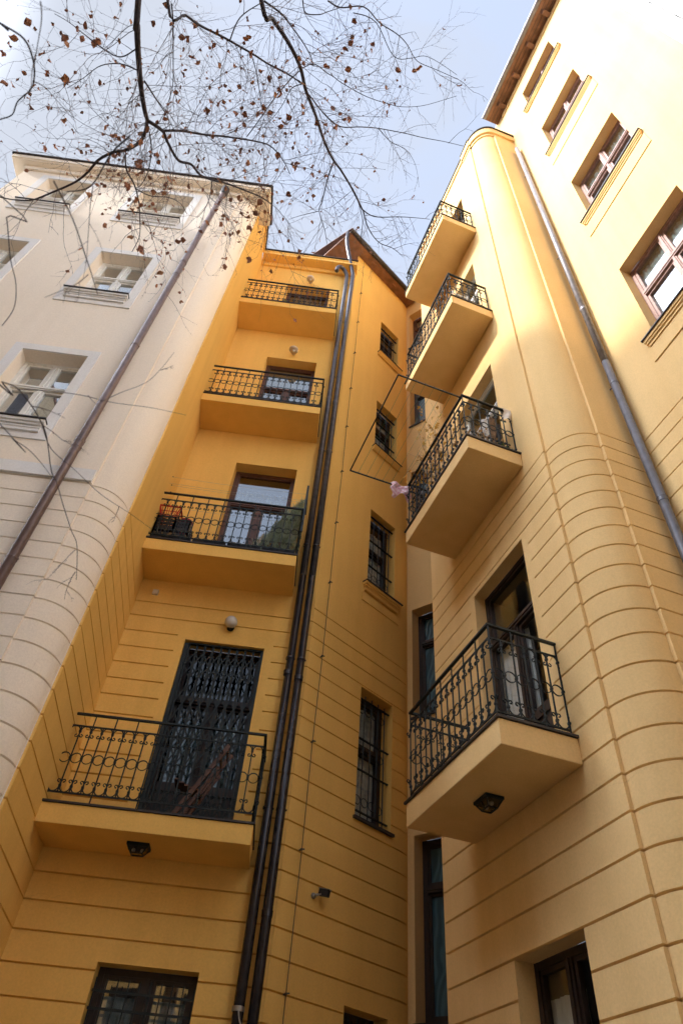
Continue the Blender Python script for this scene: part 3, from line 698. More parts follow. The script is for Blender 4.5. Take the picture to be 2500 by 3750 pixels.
def smoothpath(P_, n=6):
    out = []; P_ = [Vector(p) for p in P_]
    for i in range(len(P_)-1):
        a = P_[max(i-1,0)]; b = P_[i]; c = P_[i+1]; d = P_[min(i+2,len(P_)-1)]
        for k in range(n):
            t = k/n; out.append(0.5*((2*b)+(c-a)*t+(2*a-5*b+4*c-d)*t*t+(3*b-a-3*c+d)*t**3))
    out.append(P_[-1]); return out
br = [(z,0,1) for z in (1.2,3.1,5.0,7.0,9.3,11.7,14.0,15.9)]
pipe(YB, [(-0.245,7.285,GZ),(-0.235,7.285,6.4)], 0.050, 'pipe', (4.78,), br[:4])
pipe(YB, [(-0.235,7.285,6.4),(-0.235,7.285,15.9)]+smoothpath([(-0.235,7.285,16.1),(-0.25,7.27,16.42),(-0.34,7.22,16.62),(-0.44,7.16,16.60),(-0.49,7.12,16.42),(-0.50,7.12,16.25)],5), 0.050, 'pipeg', (10.9,), br[4:])
pipe(YB, [(-0.105,7.285,GZ),(-0.105,7.285,6.4)], 0.050, 'pipe', (4.72,2.1), br[:4])
pipe(YB, [(-0.105,7.285,6.4),(-0.095,7.285,16.3),(-0.10,7.27,16.5),(-0.33,6.95,17.45),(-0.36,6.88,17.7),(-0.36,6.84,18.0)], 0.050, 'pipeg', (10.8,16.35), br[4:])
pipe(YB, [(*ds(3.12,4.075),GZ),(*ds(3.12,4.075),7.6)], 0.046, 'piped', (5.05,), [(z,0.25*0-0.25,0.968) for z in (1.5,3.6,7.1)])
pipe(YB, [(*ds(3.12,4.075),7.6),(*ds(3.12,4.075),16.7)], 0.046, 'pipel', (9.0,13.2), [(z,-0.25,0.968) for z in (10.9,15.0)])
mb = MB()
pts = []; z = -0.2
zz = [1.53,2.8,4.03,5.24,6.53,7.79,9.07,10.39,11.7,13.1,14.5,16.0]
pts = [MW.p(0.20,0.03,GZ)]
for k, z in enumerate(zz):
    pts.append(MW.p(0.205+0.008*math.sin(k*2.3),0.035,z)); mb.bar(MW.p(0.205,0.0,z), MW.p(0.205,0.05,z), 0.012); mb.bar(MW.p(0.185,0.045,z), MW.p(0.235,0.045,z+0.01), 0.012)
pts.append(MW.p(0.20,0.03,17.9)); mb.tube(pts, 0.0045, 5)
mb.build('lightning_conductor', 'wire', YB)
mb = MB(); mb.tube(smoothpath([(-0.24,7.22,1.33),(-0.20,7.20,1.22),(-0.08,7.18,1.17),(0.02,7.26,1.18),(0.10,7.33,1.14)],5), 0.006, 5); mb.lathe((-0.245,7.285,1.34),[(0.050,-0.02),(0.056,-0.018),(0.056,0.018),(0.050,0.02)]); mb.build('earthing_cable', 'steel', YB)

# ------------------------------------------------------------------ the cream building on the left
cpath = [(-7.35,12.0),(-7.35,5.358),(-2.705,5.358),(-2.705,5.388)]+arc(-2.705,5.745,0.357,-90,0,24)[1:]
cpath[-1] = (-2.335,5.745)
for k in range(4, len(cpath)): cpath[k] = (-2.705+(cpath[k][0]+2.705)*(0.370/0.357), cpath[k][1])
cpath[-1] = (-2.335,5.746)
LFW = [(-4.55,-3.63,6.67,8.30),(-4.56,-3.64,10.13,11.74),(-4.72,-3.63,13.47,14.92),(-6.78,-5.84,10.13,11.74),(-6.72,-5.78,13.45,14.92)]
GLF = [5.71,5.465,5.23,4.99,4.755,4.525,4.29,4.05,3.81,3.56,3.31,3.05,2.79,2.54,2.29,2.04,1.79,1.53,1.28,1.03,0.78,0.5,0.25,0.0,-0.25,-0.5,-0.75,-1.0,-1.25]
W = MB()
wall(W, cpath, GZ, 15.45, {k: GLF for k in range(1, len(cpath)-1)}, [(1, a+7.35, b+7.35, lo, hi, 0.20, 0) for (a,b,lo,hi) in LFW])
W.build('wall', 'cream', CB, fix=False)
mb = MB(); LF.box(mb, -7.35, -2.72, 0.0, 0.022, 5.752, 5.93); LF.box(mb, -7.35, -2.72, 0.0, 0.035, 5.728, 5.752); mb.build('string_course', 'whitep', CB)
for i, (a, b, lo, hi) in enumerate(LFW):
    w_l = window(LF, CB, a, b, lo, hi, 0.20, 'creamw', zt=lo+(hi-lo)*0.62, glass='bglass', sill=('mould',0.05,0.11,0.20,'whitep'), curtain=('curtain', lo+0.05, lo+(hi-lo)*0.6), room='roomy')
    mb = MB(); e = 0.145; s_ = 0.31
    LF.box(mb, a-e, a-0.003, 0.0, 0.02, lo-s_, hi+e); LF.box(mb, b+0.003, b+e, 0.0, 0.02, lo-s_, hi+e)
    LF.box(mb, a-0.004, b+0.004, 0.0, 0.0195, hi+0.003, hi+e); LF.box(mb, a-0.004, b+0.004, 0.0, 0.0195, lo-s_, lo-0.02)
    mb.build('window_surround', 'whitep', w_l)
mb = MB()   # cornice slab with mouldings over the rounded corner
c = [(-7.68,5.16),(-2.085,5.16),(-2.085,5.95),(-7.68,5.95)]; mb.hexa([(*p,15.46) for p in c]+[(*p,15.60) for p in c])
c = [(-7.66,5.19),(-2.115,5.19),(-2.115,5.94),(-7.66,5.94)]; mb.hexa([(*p,15.42) for p in c]+[(*p,15.459) for p in c])
LF.box(mb, -7.38, -2.70, 0.0, 0.05, 15.25, 15.418)
mb.build('cornice', 'cream', CB)
mb = MB(); mb.bar((-7.71,5.14,15.615),(-2.06,5.14,15.615),0.05,0.028); mb.bar((-2.065,5.13,15.615),(-2.065,5.97,15.615),0.05,0.028); mb.bar((-2.34,5.965,15.615),(-2.05,5.965,15.615),0.03,0.028); mb.bar((-7.70,5.13,15.615),(-7.70,5.97,15.615),0.05,0.028)
mb.build('flashing', 'tin', CB)
mb = MB(); mb.hexa([(-7.6,5.2,15.61),(-2.42,5.2,15.61),(-2.42,12,17.9),(-7.6,12,17.9),(-7.6,5.2,15.66),(-2.42,5.2,15.66),(-2.42,12,17.95),(-7.6,12,17.95)]); mb.build('roof', 'roof', CB)
W = MB(); wall(W, [(-2.335,5.77),(-2.42,7.39)], 15.45, 16.76, {}, []); W.build('parapet_wall', 'yellow', YB, fix=False) if False else None
pipe(CB, [(-3.045,5.262,GZ),(-3.045,5.262,15.40)], 0.055, 'pipeb', (6.32,11.5), [(z,0,1) for z in (2.4,4.4,6.2,8.6,11.0,13.4)])
mb = MB(); mb.lathe((-3.045,5.262,15.05), [(0.056,0),(0.075,0.05),(0.085,0.20),(0.09,0.34)]); mb.build('pipe_head', 'tin', CB)

# ------------------------------------------------------------------ the buildings that close the courtyard
NB = thing('courtyard_house', (*ds(-3.5,5.0),GZ), 'bright white rendered house wall at the top right corner beyond the yellow wall', 'building')
W = MB(); wall(W, [ds(0.18,4.20), ds(-12,4.20), ds(-12,8)], GZ, 21.5, {}, []); W.build('wall', 'whitep', NB, fix=False)
mb = MB(); mb.tube([(*ds(-0.05,4.17),GZ),(*ds(-0.05,4.17),21.4)], 0.005, 5)
for k in range(12): mb.bar((*ds(-0.05,4.20),2+k*1.45),(*ds(-0.05,4.15),2+k*1.45),0.014)
mb.build('lightning_conductor', 'wire', NB)
mb = MB(); c = [ds(0.2,4.0), ds(-12.4,4.0), ds(-12.4,9), ds(0.2,9)]; mb.hexa([(*p,21.5) for p in c]+[(*p,21.65) for p in c]); mb.build('roof', 'roof', NB)
def courtyard_block(loc, x0, x1, y0, y1, h, label, face, wmat):
    t = thing('courtyard_house', loc, label, 'building'); W = MB()
    P_ = [(x0,y0),(x0,y1),(x1,y1),(x1,y0),(x0,y0)]
    wall(W, P_, GZ, h, {}, []); W.build('wall', wmat, t, fix=True, merge=True)
    mb = MB(); mb.hexa([(x0-0.3,y0-0.3,h),(x1+0.03,y0-0.3,h),(x1+0.03,y1+0.03,h),(x0-0.3,y1+0.03,h),(x0-0.3,y0-0.3,h+0.15),(x1+0.03,y0-0.3,h+0.15),(x1+0.03,y1+0.03,h+0.15),(x0-0.3,y1+0.03,h+0.15)]); mb.build('roof', 'roof', t)
    wm_ = MB(); 
    for zf in (0.2,3.8,7.4,11.0,14.3):
        if zf+1.8 > h: continue
        if face == 'x':
            y = y0+1.2
            while y < y1-1.2: wm_.hexa([(x1-0.01,y,zf),(x1+0.03,y,zf),(x1+0.03,y+1,zf),(x1-0.01,y+1,zf),(x1-0.01,y,zf+1.7),(x1+0.03,y,zf+1.7),(x1+0.03,y+1,zf+1.7),(x1-0.01,y+1,zf+1.7)]); y += 2.4
        else:
            x = x0+1.2
            while x < x1-1.2: wm_.hexa([(x,y1-0.01,zf),(x+1,y1-0.01,zf),(x+1,y1+0.03,zf),(x,y1+0.03,zf),(x,y1-0.01,zf+1.7),(x+1,y1-0.01,zf+1.7),(x+1,y1+0.03,zf+1.7),(x,y1+0.03,zf+1.7)]); x += 2.4
    wm_.build('window', 'darkw', t)
courtyard_block((-12,-6,GZ), -15, -9.0, -14, 4.25, 17.5, 'pale rendered house closing the left side of the courtyard', 'x', 'opp')
courtyard_block((-2,-16.5,GZ), -8.9, 6, -20, -13.2, 12.5, 'yellow rendered house closing the courtyard behind the viewer', 'y', 'opy')

# ------------------------------------------------------------------ lamps, camera, small fittings
def mesh_thing(mb, name, mat, label, cat, group=None, smooth=False, loc=None):
    o = mb.build(name, mat, None, smooth=smooth)
    if loc is not None:
        L_ = Vector(loc)
        o.data.transform(Matrix.Translation(-L_)); o.location = L_
    return tag(o, label, cat, group)
t = thing('wall_lamp', (-1.08,7.38,5.42), 'white glass globe lamp above the door with the folding grille', 'lamp')
mb = MB(); mb.lathe((-1.08,7.389,5.43), [(0.0,0.0),(0.045,0.0),(0.05,0.012),(0.045,0.02),(0.0,0.022)], (0,-1,-0.1)); mb.lathe((-1.08,7.315,5.390), [(0.0,0),(0.018,0.0),(0.028,0.010),(0.0,0.012)]); mb.bar((-1.08,7.38,5.40),(-1.08,7.31,5.378),0.014); mb.build('lamp_base', 'iron', t)
mb = MB(); mb.lathe((-1.08,7.30,5.47), [(0.082*math.sin(math.pi*k/14), -0.082*math.cos(math.pi*k/14)) for k in range(15)], n=24); mb.build('globe', 'lampw', t, smooth=True)
for (z, lab) in ((12.50,'round glass dish lamp above the third left balcony door'),(15.93,'round glass dish lamp above the topmost left balcony door')):
    t = thing('wall_lamp', (-1.10,7.38,z), lab, 'lamp', 'glass dish lamps under the left balconies')
    mb = MB(); mb.bar((-1.10,7.39,z+0.03),(-1.10,7.25,z+0.05),0.018); mb.lathe((-1.10,7.39,z+0.03), [(0,0),(0.035,0.0),(0.035,0.02),(0,0.022)], (0,-1,0)); mb.build('lamp_arm', 'dish', t)
    mb = MB(); mb.lathe((-1.10,7.27,z), [(0.0,-0.035),(0.05,-0.032),(0.085,-0.015),(0.098,0.015),(0.094,0.018),(0.08,-0.008),(0.0,-0.026)], n=24); mb.build('glass_dish', 'dish', t, smooth=True)
    mb = MB(); mb.lathe((-1.10,7.27,z), [(0.033*math.sin(math.pi*k/8), -0.03-0.033*math.cos(math.pi*k/8)) for k in range(9)], n=14); mb.build('bulb', 'lampw', t, smooth=True)
def lantern(cx, cy, z, ux, uy, lab):
    t = thing('ceiling_lantern', (cx,cy,z), lab, 'lantern', 'glass lanterns under the lowest balconies')
    U = Vector((ux,uy,0)).normalized(); V = Vector((-U.y,U.x,0)); C_ = Vector((cx,cy,z))
    q = lambda a, b, h: C_+U*a+V*b+Vector((0,0,h))
    mb = MB(); A = (0.108,0.084); Bm = (0.104,0.080); Cc = (0.055,0.042)
    mb.hexa([q(-A[0],-A[1],-0.025),q(A[0],-A[1],-0.025),q(A[0],A[1],-0.025),q(-A[0],A[1],-0.025),q(-A[0],-A[1],-0.001),q(A[0],-A[1],-0.001),q(A[0],A[1],-0.001),q(-A[0],A[1],-0.001)])
    tops = [q(s*Bm[0]*0.93,r*Bm[1]*0.93,-0.025) for s, r in ((-1,-1),(1,-1),(1,1),(-1,1))]; bots = [q(s*Cc[0],r*Cc[1],-0.085) for s, r in ((-1,-1),(1,-1),(1,1),(-1,1))]
    for k in range(4): mb.bar(tops[k],bots[k],0.009); mb.bar(bots[k],bots[(k+1)%4],0.009); mb.bar(tops[k],tops[(k+1)%4],0.012)
    mb.bar((tops[0]+tops[1])/2,(bots[0]+bots[1])/2,0.006); mb.bar((tops[2]+tops[3])/2,(bots[2]+bots[3])/2,0.006)
    mb.build('lantern_frame', 'iron', t)
    g = MB(); s_ = 0.97
    cen = (bots[0]+bots[2])/2
    tt = [C_+(p-C_)*s_ for p in tops]; bb = [C_+(p-C_)*s_ for p in bots]
    g.quad(*bb)
    for k in range(4): g.quad(tt[k],tt[(k+1)%4],bb[(k+1)%4],bb[k])
    g.build('lantern_glass', 'lglass', t)
    b = MB()
    for s in (-1,1): b.lathe(C_+U*(0.042*s)+Vector((0,0,-0.05)), [(0.02*math.sin(math.pi*k/8), -0.02*math.cos(math.pi*k/8)) for k in range(9)], U, n=12)
    b.build('bulb', 'lampw', t, smooth=True)
lantern(-1.42, 7.06, LBz[0], 1, 0.0, 'black iron lantern with two bulbs under the lowest left balcony')
lantern(*ds(4.88,2.93), RBz[0], *Dv, 'black iron lantern under the lowest right balcony')
p0 = MW.p(0.46,0.0,2.44)
t = thing('security_camera', p0, 'small black and silver security camera on the oblique wall', 'camera')
mb = MB(); mb.lathe(MW.p(0.46,0.0,2.43), [(0,0.0),(0.030,0.0),(0.030,0.008),(0.024,0.022),(0.012,0.028),(0.010,0.05),(0.016,0.06),(0.0,0.068)], MW.n); mb.bar(MW.p(0.46,0.055,2.43), MW.p(0.52,0.070,2.455), 0.016); mb.build('bracket', 'steel', t)
ca = MW.p(0.515,0.035,2.475); cb_ = MW.p(0.555,0.135,2.452)
mb = MB(); mb.bar(ca, cb_, 0.050, 0.062); mb.build('camera_housing', 'plasticb', t)
mb = MB(); mb.bar(ca+Vector((0,0,0.036)), cb_+(cb_-ca)*0.15+Vector((0,0,0.036)), 0.058, 0.006); mb.build('sunshield', 'steel', t)
mb = MB(); mb.lathe(cb_, [(0,0.004),(0.017,0.004),(0.017,-0.002)], cb_-ca, n=14); mb.build('lens', 'glass', t)
mb = MB(); LW.box(mb, -2.225, -2.15, 0.001, 0.035, 5.83, 5.905); LW.box(mb, -2.218, -2.157, 0.035, 0.041, 5.837, 5.898)
mesh_thing(mb, 'junction_box', 'sens', 'small white box on the wall just under the second left balcony', 'box', loc=(-2.19,7.37,5.87))

# ------------------------------------------------------------------ things on the second left balcony
ZB = LBz[1]+SLAB+0.001
def crate(x, y, z, lx, ly, h, mat, lab, cat='crate', group=None, slots=3):
    mb = MB(); w_ = 0.012
    mb.hexa([(x,y,z),(x+lx,y,z),(x+lx,y+ly,z),(x,y+ly,z),(x,y,z+w_),(x+lx,y,z+w_),(x+lx,y+ly,z+w_),(x,y+ly,z+w_)])
    for (a, b, c, d) in ((x,y,x+lx,y),(x,y+ly,x+lx,y+ly),(x,y,x,y+ly),(x+lx,y,x+lx,y+ly)):
        for k in range(slots+1):
            zz = z+h*(0.12+0.82*k/slots); mb.bar((a,b,zz),(c,d,zz),w_,0.045 if k < slots else 0.03)
        n = 5
        for k in range(n+1):
            px = a+(c-a)*k/n; py = b+(d-b)*k/n; mb.bar((px,py,z),(px,py,z+h),w_*(1.6 if k in (0,n) else 1.2))
    return mesh_thing(mb, 'plastic_crate', mat, lab, cat, group, loc=(x+lx/2,y+ly/2,z))
crate(-2.36,6.86,ZB,0.26,0.36,0.30,'plasticb','lower black plastic crate by the return wall on the second left balcony',group='black crates on the second left balcony')
crate(-2.36,6.86,ZB+0.302,0.25,0.35,0.24,'plasticb','upper black plastic crate under the red basket',group='black crates on the second left balcony')
crate(-2.08,6.84,ZB,0.20,0.30,0.27,'plasticb','lower black plastic crate in the right hand stack beside the pink bucket',group='black crates on the second left balcony')
crate(-2.08,6.84,ZB+0.272,0.19,0.29,0.21,'plasticb','upper black plastic crate in the right hand stack',group='black crates on the second left balcony')
mb = MB(); bz = ZB+0.545; c = [(-2.34,6.87),(-2.14,6.87),(-2.14,7.15),(-2.34,7.15)]; c2 = [(-2.38,6.83),(-2.08,6.83),(-2.08,7.19),(-2.38,7.19)]
for k in range(4):
    a = Vector((*c[k],bz+0.008)); b = Vector((*c[(k+1)%4],bz+0.008)); a2 = Vector((*c2[k],bz+0.17)); b2 = Vector((*c2[(k+1)%4],bz+0.17))
    mb.bar(a,b,0.014); mb.bar(a2,b2,0.018); mb.bar(a+(a2-a)*0.5,b+(b2-b)*0.5,0.008)
    for q in range(8): mb.bar(a+(b-a)*q/8, a2+(b2-a2)*q/8, 0.008 if q else 0.014)
for q in range(1,5): mb.bar((-2.34+0.2*q/5,6.87,bz+0.008),(-2.34+0.2*q/5,7.15,bz+0.008),0.01)
mesh_thing(mb, 'shopping_basket', 'red', 'bright red plastic basket on top of the black crates', 'basket', loc=(-2.24,7.0,bz))
mb = MB(); mb.lathe((-1.965,6.92,ZB+0.36), [(0.0,0),(0.055,0.0),(0.085,0.14),(0.092,0.15),(0.088,0.16),(0.078,0.14),(0.05,0.01)], n=18)
mb.lathe((-1.965,6.92,ZB), [(0.07,0.0),(0.075,0.358),(0.0,0.359)], n=12)
mesh_thing(mb, 'bucket', 'pink', 'crimson plastic bucket beside the black crates behind the railing', 'bucket', loc=(-1.965,6.92,ZB))
for k in range(4):
    x = -2.25+0.475*k; mb = MB()
    for (a, b) in (((x,6.815),(x+0.44,6.815)),((x,6.93),(x+0.44,6.93)),((x,6.815),(x,6.93)),((x+0.44,6.815),(x+0.44,6.93))): mb.bar((*a,ZB+0.065),(*b,ZB+0.065),0.012,0.13)
    mb.hexa([(x,6.815,ZB),(x+0.44,6.815,ZB),(x+0.44,6.93,ZB),(x,6.93,ZB),(x,6.815,ZB+0.10),(x+0.44,6.815,ZB+0.10),(x+0.44,6.93,ZB+0.10),(x,6.93,ZB+0.10)])
    t = mesh_thing(mb, 'planter_box', 'plasticb', ['black planter box at the left end of the second left balcony below the crates','black planter box on the second left balcony just left of its door','black planter box in front of the second left balcony door','black planter box below the wrapped fir tree'][k], 'planter', 'black planter boxes along the second left railing', loc=(x+0.22,6.87,ZB))
    g = MB()
    for q in range(26 if k in (0,3) else 10):
        px = x+random.uniform(0.02,0.42); py = random.uniform(6.79,6.92); pz = ZB+random.uniform(0.10,0.19); a = random.uniform(0,6.28); s = random.uniform(0.012,0.03)
        g.quad((px-s*math.cos(a),py-s*math.sin(a),pz),(px+s*math.sin(a),py-s*0.3,pz+s*0.8),(px+s*math.cos(a),py+s*math.sin(a),pz+s*0.4),(px-s*0.2,py+s,pz-s*0.5))
    g.build('dry_plants', 'grass', t, fix=False)
# wrapped fir tree leaning in the corner
t = thing('fir_tree', (-0.62,7.0,ZB), 'bundled grey-green fir tree leaning in the corner of the second left balcony', 'tree')
mb = MB(); mb.tube([(-0.70,6.98,ZB),(-0.55,7.0,ZB+0.5),(-0.40,7.05,ZB+1.3)], 0.022, 6, 0.008); mb.build('trunk', 'bark', t)
nb = MB(); rng = random.Random(4)
for k in range(6800):
    u = rng.random()**0.75; h = (1-u)
    cx = -0.78+0.50*h**0.8+0.0; cy = 6.99+0.06*h; cz = ZB+0.04+1.38*h
    wdt = (0.31*(1-h)**0.65+0.03)*(1.0+0.28*math.sin(17*h+2)*math.cos(9*h)); a = rng.uniform(0,6.28); r_ = wdt*math.sqrt(rng.random())
    p = Vector((cx-0.04+r_*math.cos(a),cy+min(r_*0.62,0.16)*math.sin(a),cz))
    if p.x > -0.39 or p.y < 6.85: continue
    d = Vector((0.25+rng.uniform(-0.25,0.25),rng.uniform(-0.25,0.25),1.0)).normalized()
    if rng.random() < 0.5: d = (d+Vector((rng.uniform(-1,1),rng.uniform(-1,1),rng.uniform(-1.2,0.3)))).normalized()
    l = rng.uniform(0.05,0.16); s = d.orthogonal().normalized()*rng.uniform(0.003,0.0055)
    q = d*l; nb.quad(p-s, p+s, p+s*0.3+q, p-s*0.3+q)
nb.build('needles', 'needle', t, fix=False)
mb = MB()
def cloth(mb, f, nu=14, nv=12, th=0.004):
    g = [[Vector(f(i/nu, j/nv)) for j in range(nv+1)] for i in range(nu+1)]
    for i in range(nu):
        for j in range(nv):
            a, b, c, d = g[i][j], g[i+1][j], g[i+1][j+1], g[i][j+1]; n = (b-a).cross(d-a)
            if n.length < 1e-9: continue
            mb.quad(a, b, c, d)
cloth(mb, lambda u, v: (-1.03+0.17*v+0.10*u*(1-v)+0.012*math.sin(9*u), 6.86+0.03*math.sin(11*u+4*v)+0.05*v, ZB+0.04+0.40*v+0.03*math.sin(7*u)*(1-v)))
mesh_thing(mb, 'parasol', 'towel', 'folded pale cloth parasol standing beside the wrapped fir tree', 'parasol', loc=(-0.95,6.87,ZB))
bpy.data.objects[-1] if False else None
# clothes line frame of that balcony
t = thing('clothes_line', (-0.365,6.79,ZB), 'black post with pale lines strung above the second left balcony', 'clothes line')
mb = MB(); mb.bar((-0.335,6.80,LBz[1]+0.7),(-0.335,6.80,7.78),0.022,0.03); mb.bar((-0.335,6.80,7.76),(-0.335,7.36,7.74),0.018); mb.build('post', 'iron', t)
mb = MB()
for k, (y, z) in enumerate(((6.90,7.72),(6.98,7.62),(7.06,7.55),(7.14,7.46),(7.22,7.40),(6.83,7.50))):
    pts = [Vector((-2.40,y,z)).lerp(Vector((-0.335,y,z-0.02)), q/8)+Vector((0,0,-0.02*math.sin(math.pi*q/8))) for q in range(9)]
    mb.tube(pts, 0.0018, 3)
mb.build('line', 'wcord', t)
for k, (y, z) in enumerate(((6.90,7.72),(6.98,7.62),(7.06,7.55),(7.14,7.46),(7.22,7.40))):
    mb = MB(); mb.bar((-2.405,y,z),(-2.375,y,z+0.01),0.010); mb.build('hook', 'iron', t)
# plant on the topmost left balcony
def leafy(parent, name, cx, cy, z, n, spread, h, mat, seed, lw=0.02, ll=0.09):
    g = MB(); r_ = random.Random(seed)
    for k in range(n):
        a = r_.uniform(0,6.28); s = r_.uniform(0.1,1)*spread; b = Vector((cx+0.2*s*math.cos(a),cy+0.2*s*math.sin(a),z+r_.uniform(0,h*0.7)))
        d = Vector((math.cos(a),math.sin(a),r_.uniform(0.1,1.2))).normalized(); l = ll*r_.uniform(0.6,1.3); w_ = Vector((-math.sin(a),math.cos(a),0))*lw*r_.uniform(0.7,1.2)
        e = b+d*l+Vector((0,0,-0.3*l)); m_ = b+d*l*0.5
        g.quad(b, m_-w_, e, m_+w_)
    return g.build(name, mat, parent, fix=False)
def pot(cx, cy, z, r, h, mat, lab, cat='plant pot', plant=None, name='potted_plant'):
    t = thing(name, (cx,cy,z), lab, cat)
    mb = MB(); mb.lathe((cx,cy,z), [(0,0),(r*0.7,0),(r,h*0.85),(r*1.1,h*0.86),(r*1.12,h),(r*0.95,h),(r*0.9,h*0.9),(0,h*0.88)], n=20); mb.build('pot', mat, t)
    if plant: leafy(t, 'foliage', cx, cy, z+h*0.85, *plant)
    return t
zt = LBz[3]+SLAB
pot(-1.42,6.90,zt,0.06,0.11,'plasticb','potted plant with bright green leaves on the topmost left balcony',plant=(26,0.14,0.10,'green',3,0.026,0.13))
# small dark feathered shapes clipped at both ends of the topmost left railing
for (x, lab) in ((-2.27,'small dark bird figure at the left end of the topmost left railing'),(-0.43,'small dark bird figure at the right end of the topmost left railing')):
    mb = MB(); b = Vector((x,6.83,zt)); mb.tube([b, b+Vector((0,0,0.14))], 0.006, 5); mb.tube([b+Vector((-0.03,0,0.12)), b+Vector((-0.01,0,0.17)), b+Vector((0.01,0,0.24)), b+Vector((0.0,0,0.30))], 0.022, 8, 0.003); mb.tube([b+Vector((0.0,0,0.14)), b+Vector((0.05,0,0.10))], 0.012, 6, 0.003)
    mesh_thing(mb, 'bird_figure', 'bark', lab, 'figure', 'bird figures on the topmost left balcony', loc=b)
# folded wooden chair on the lowest left balcony
t = thing('folding_chair', (-1.05,7.0,LBz[0]+SLAB), 'folded red-brown wooden chair leaning behind the lowest left railing', 'chair')
zc = LBz[0]+SLAB
mb = MB(); 
for y in (6.90,7.16): mb.bar((-1.17,y,zc+0.01),(-0.72,y,zc+0.86),0.026,0.045)
mb.build('leg', 'chairw', t)
mb = MB()
for y in (6.93,7.13): mb.bar((-1.10,y,zc+0.01),(-0.80,y,zc+0.60),0.018,0.03)
mb.build('leg', 'chairw', t)
mb = MB()
for k in range(5): mb.bar((-1.20+0.058*k,6.92,zc+0.42-0.022*k-0.01*math.sin(k*0.8)),(-1.20+0.058*k,7.14,zc+0.42-0.022*k),0.05,0.016)
mb.build('seat', 'chairw', t)
mb = MB()
for k in (0.80,0.70): mb.bar((-1.17+0.45*k/0.86,6.9,zc+k),(-1.17+0.45*k/0.86,7.16,zc+k),0.016,0.05)
mb.build('backrest', 'chairw', t)

# ------------------------------------------------------------------ things on the second right balcony
ZR = RBz[1]; zf = ZR+0.24
t = thing('drying_rack', (*ds(4.95,2.2),7.34), 'black drying frame with green cords hung out over the second right balcony railing', 'drying rack')
mb = MB(); cs = [ds(4.12,2.60), ds(4.12,1.745), ds(5.78,1.745), ds(5.78,2.60)]
for k in range(3): mb.bar((*cs[k],7.34),(*cs[k+1],7.34),0.016)
for k in range(1,7):
    s = 2.60-0.855*k/7
    for d in (4.12,5.78): mb.bar((*ds(d,s),7.335),(*ds(d,s),7.365),0.010)
mb.build('rack_frame', 'iron', t)
mb = MB()
for k in range(1,7):
    s = 2.60-0.855*k/7
    mb.tube([(*ds(4.12+1.66*q/8, s), 7.355-0.025*math.sin(math.pi*q/8)) for q in range(9)], 0.0022, 3)
mb.build('cord', 'cord', t)
mb = MB(); rC = random.Random(3)
o_ = Vector((*ds(5.78,2.55),7.30)); dS = Vector((*Sv,0)); dD = Vector((*Dv,0))
def pinkf(u, v):
    a = (u-0.5)*0.34; k = 1-abs(u-0.5)*1.1
    return tuple(o_+dS*(a*0.9-0.06+0.02*math.sin(9*v+3*u))-dD*(0.03+0.035*math.sin(9*u+2*v)+0.08*v*(1-v))+Vector((0,0,0.08-0.30*v*(0.9+0.15*math.sin(6*u+1))-0.10*abs(u-0.5))))
cloth(mb, pinkf, 22, 16)
mesh_thing(mb, 'checked_cloth', 'pinkcloth', 'pink checked cloth hanging at the far corner of the second right balcony', 'cloth', smooth=True, loc=o_)
mb = MB(); o2 = Vector((*ds(4.09,3.26),7.37))
def tow(u, v):
    s = v*0.44-0.20; over = -0.018 if s < 0 else 0.024
    z = 0.0-abs(s)*(1.0 if s > 0 else 0.7)+0.012*math.cos(3*s)
    return tuple(o2+dS*((u-0.5)*0.17-0.02+0.012*math.sin(12*v))+dD*(-over-0.02*math.sin(8*u+5*v)*abs(s)*4 if s > 0 else 0.03+0.012*math.sin(7*u))+Vector((0,0,z)))
cloth(mb, tow, 14, 20)
mesh_thing(mb, 'towel', 'towel', 'pale cream towel hung over the near corner of the second right railing', 'towel', smooth=True, loc=o2)
pot(*ds(5.28,2.75), zf, 0.085, 0.16, 'terra', 'terracotta flower pot behind the far end of the second right railing', plant=(16,0.1,0.12,'grass',5,0.012,0.10))
pot(*ds(5.55,2.76), zf, 0.09, 0.20, 'plasticb', 'dark flower pot with bushy leaves at the far corner of the second right balcony', plant=(40,0.16,0.30,'vine',6,0.02,0.07))
# stump and hollow log plant stand
t = thing('tree_log', (*ds(4.26,3.06),zf), 'rough brown log standing behind the near side of the second right railing', 'log')
mb = MB(); b = Vector((*ds(4.24,2.98),zf)); pts = [b, b+Vector((0,0,0.28))+dS*0.01, b+Vector((0,0,0.52))+dS*0.05, b+Vector((0,0,0.76))+dS*0.10]
mb.tube(pts, 0.060, 14, 0.085)
mb.v = [tuple(Vector(q)+Vector((noise.noise(Vector(q)*14),noise.noise(Vector(q)*14+Vector((5,0,0))),noise.noise(Vector(q)*14+Vector((0,7,0)))))*0.035) for q in mb.v]
mb.build('log', 'bark', t)
mb = MB(); mb.lathe(pts[-1]+Vector((0,0,0.002)), [(0,0.006),(0.06,0.004),(0.075,-0.03)], n=14); mb.build('cut_end', 'chairw', t)
mb = MB(); b = Vector((*ds(4.17,2.88),zf+0.03)); 
cloth(mb, lambda u, v: tuple(b+dS*(0.13*u-0.02*v)+dD*(0.01*math.sin(9*u))+Vector((0,0,0.62*v+0.05*u))), 6, 6)
mesh_thing(mb, 'speckled_banner', 'sign', 'white strip of cloth speckled with dark marks beside the log', 'cloth', loc=b)
t = thing('planter_box', (*ds(4.17,2.93),zf), 'brown planter with green tufts and dry stalks on the second right balcony', 'planter')
mb = MB()
c = [ds(4.13,2.64), ds(4.25,2.64), ds(4.25,3.20), ds(4.13,3.20)]; mb.hexa([(*p,zf) for p in c]+[(*p,zf+0.11) for p in c])
mb.build('box', 'brownw', t)
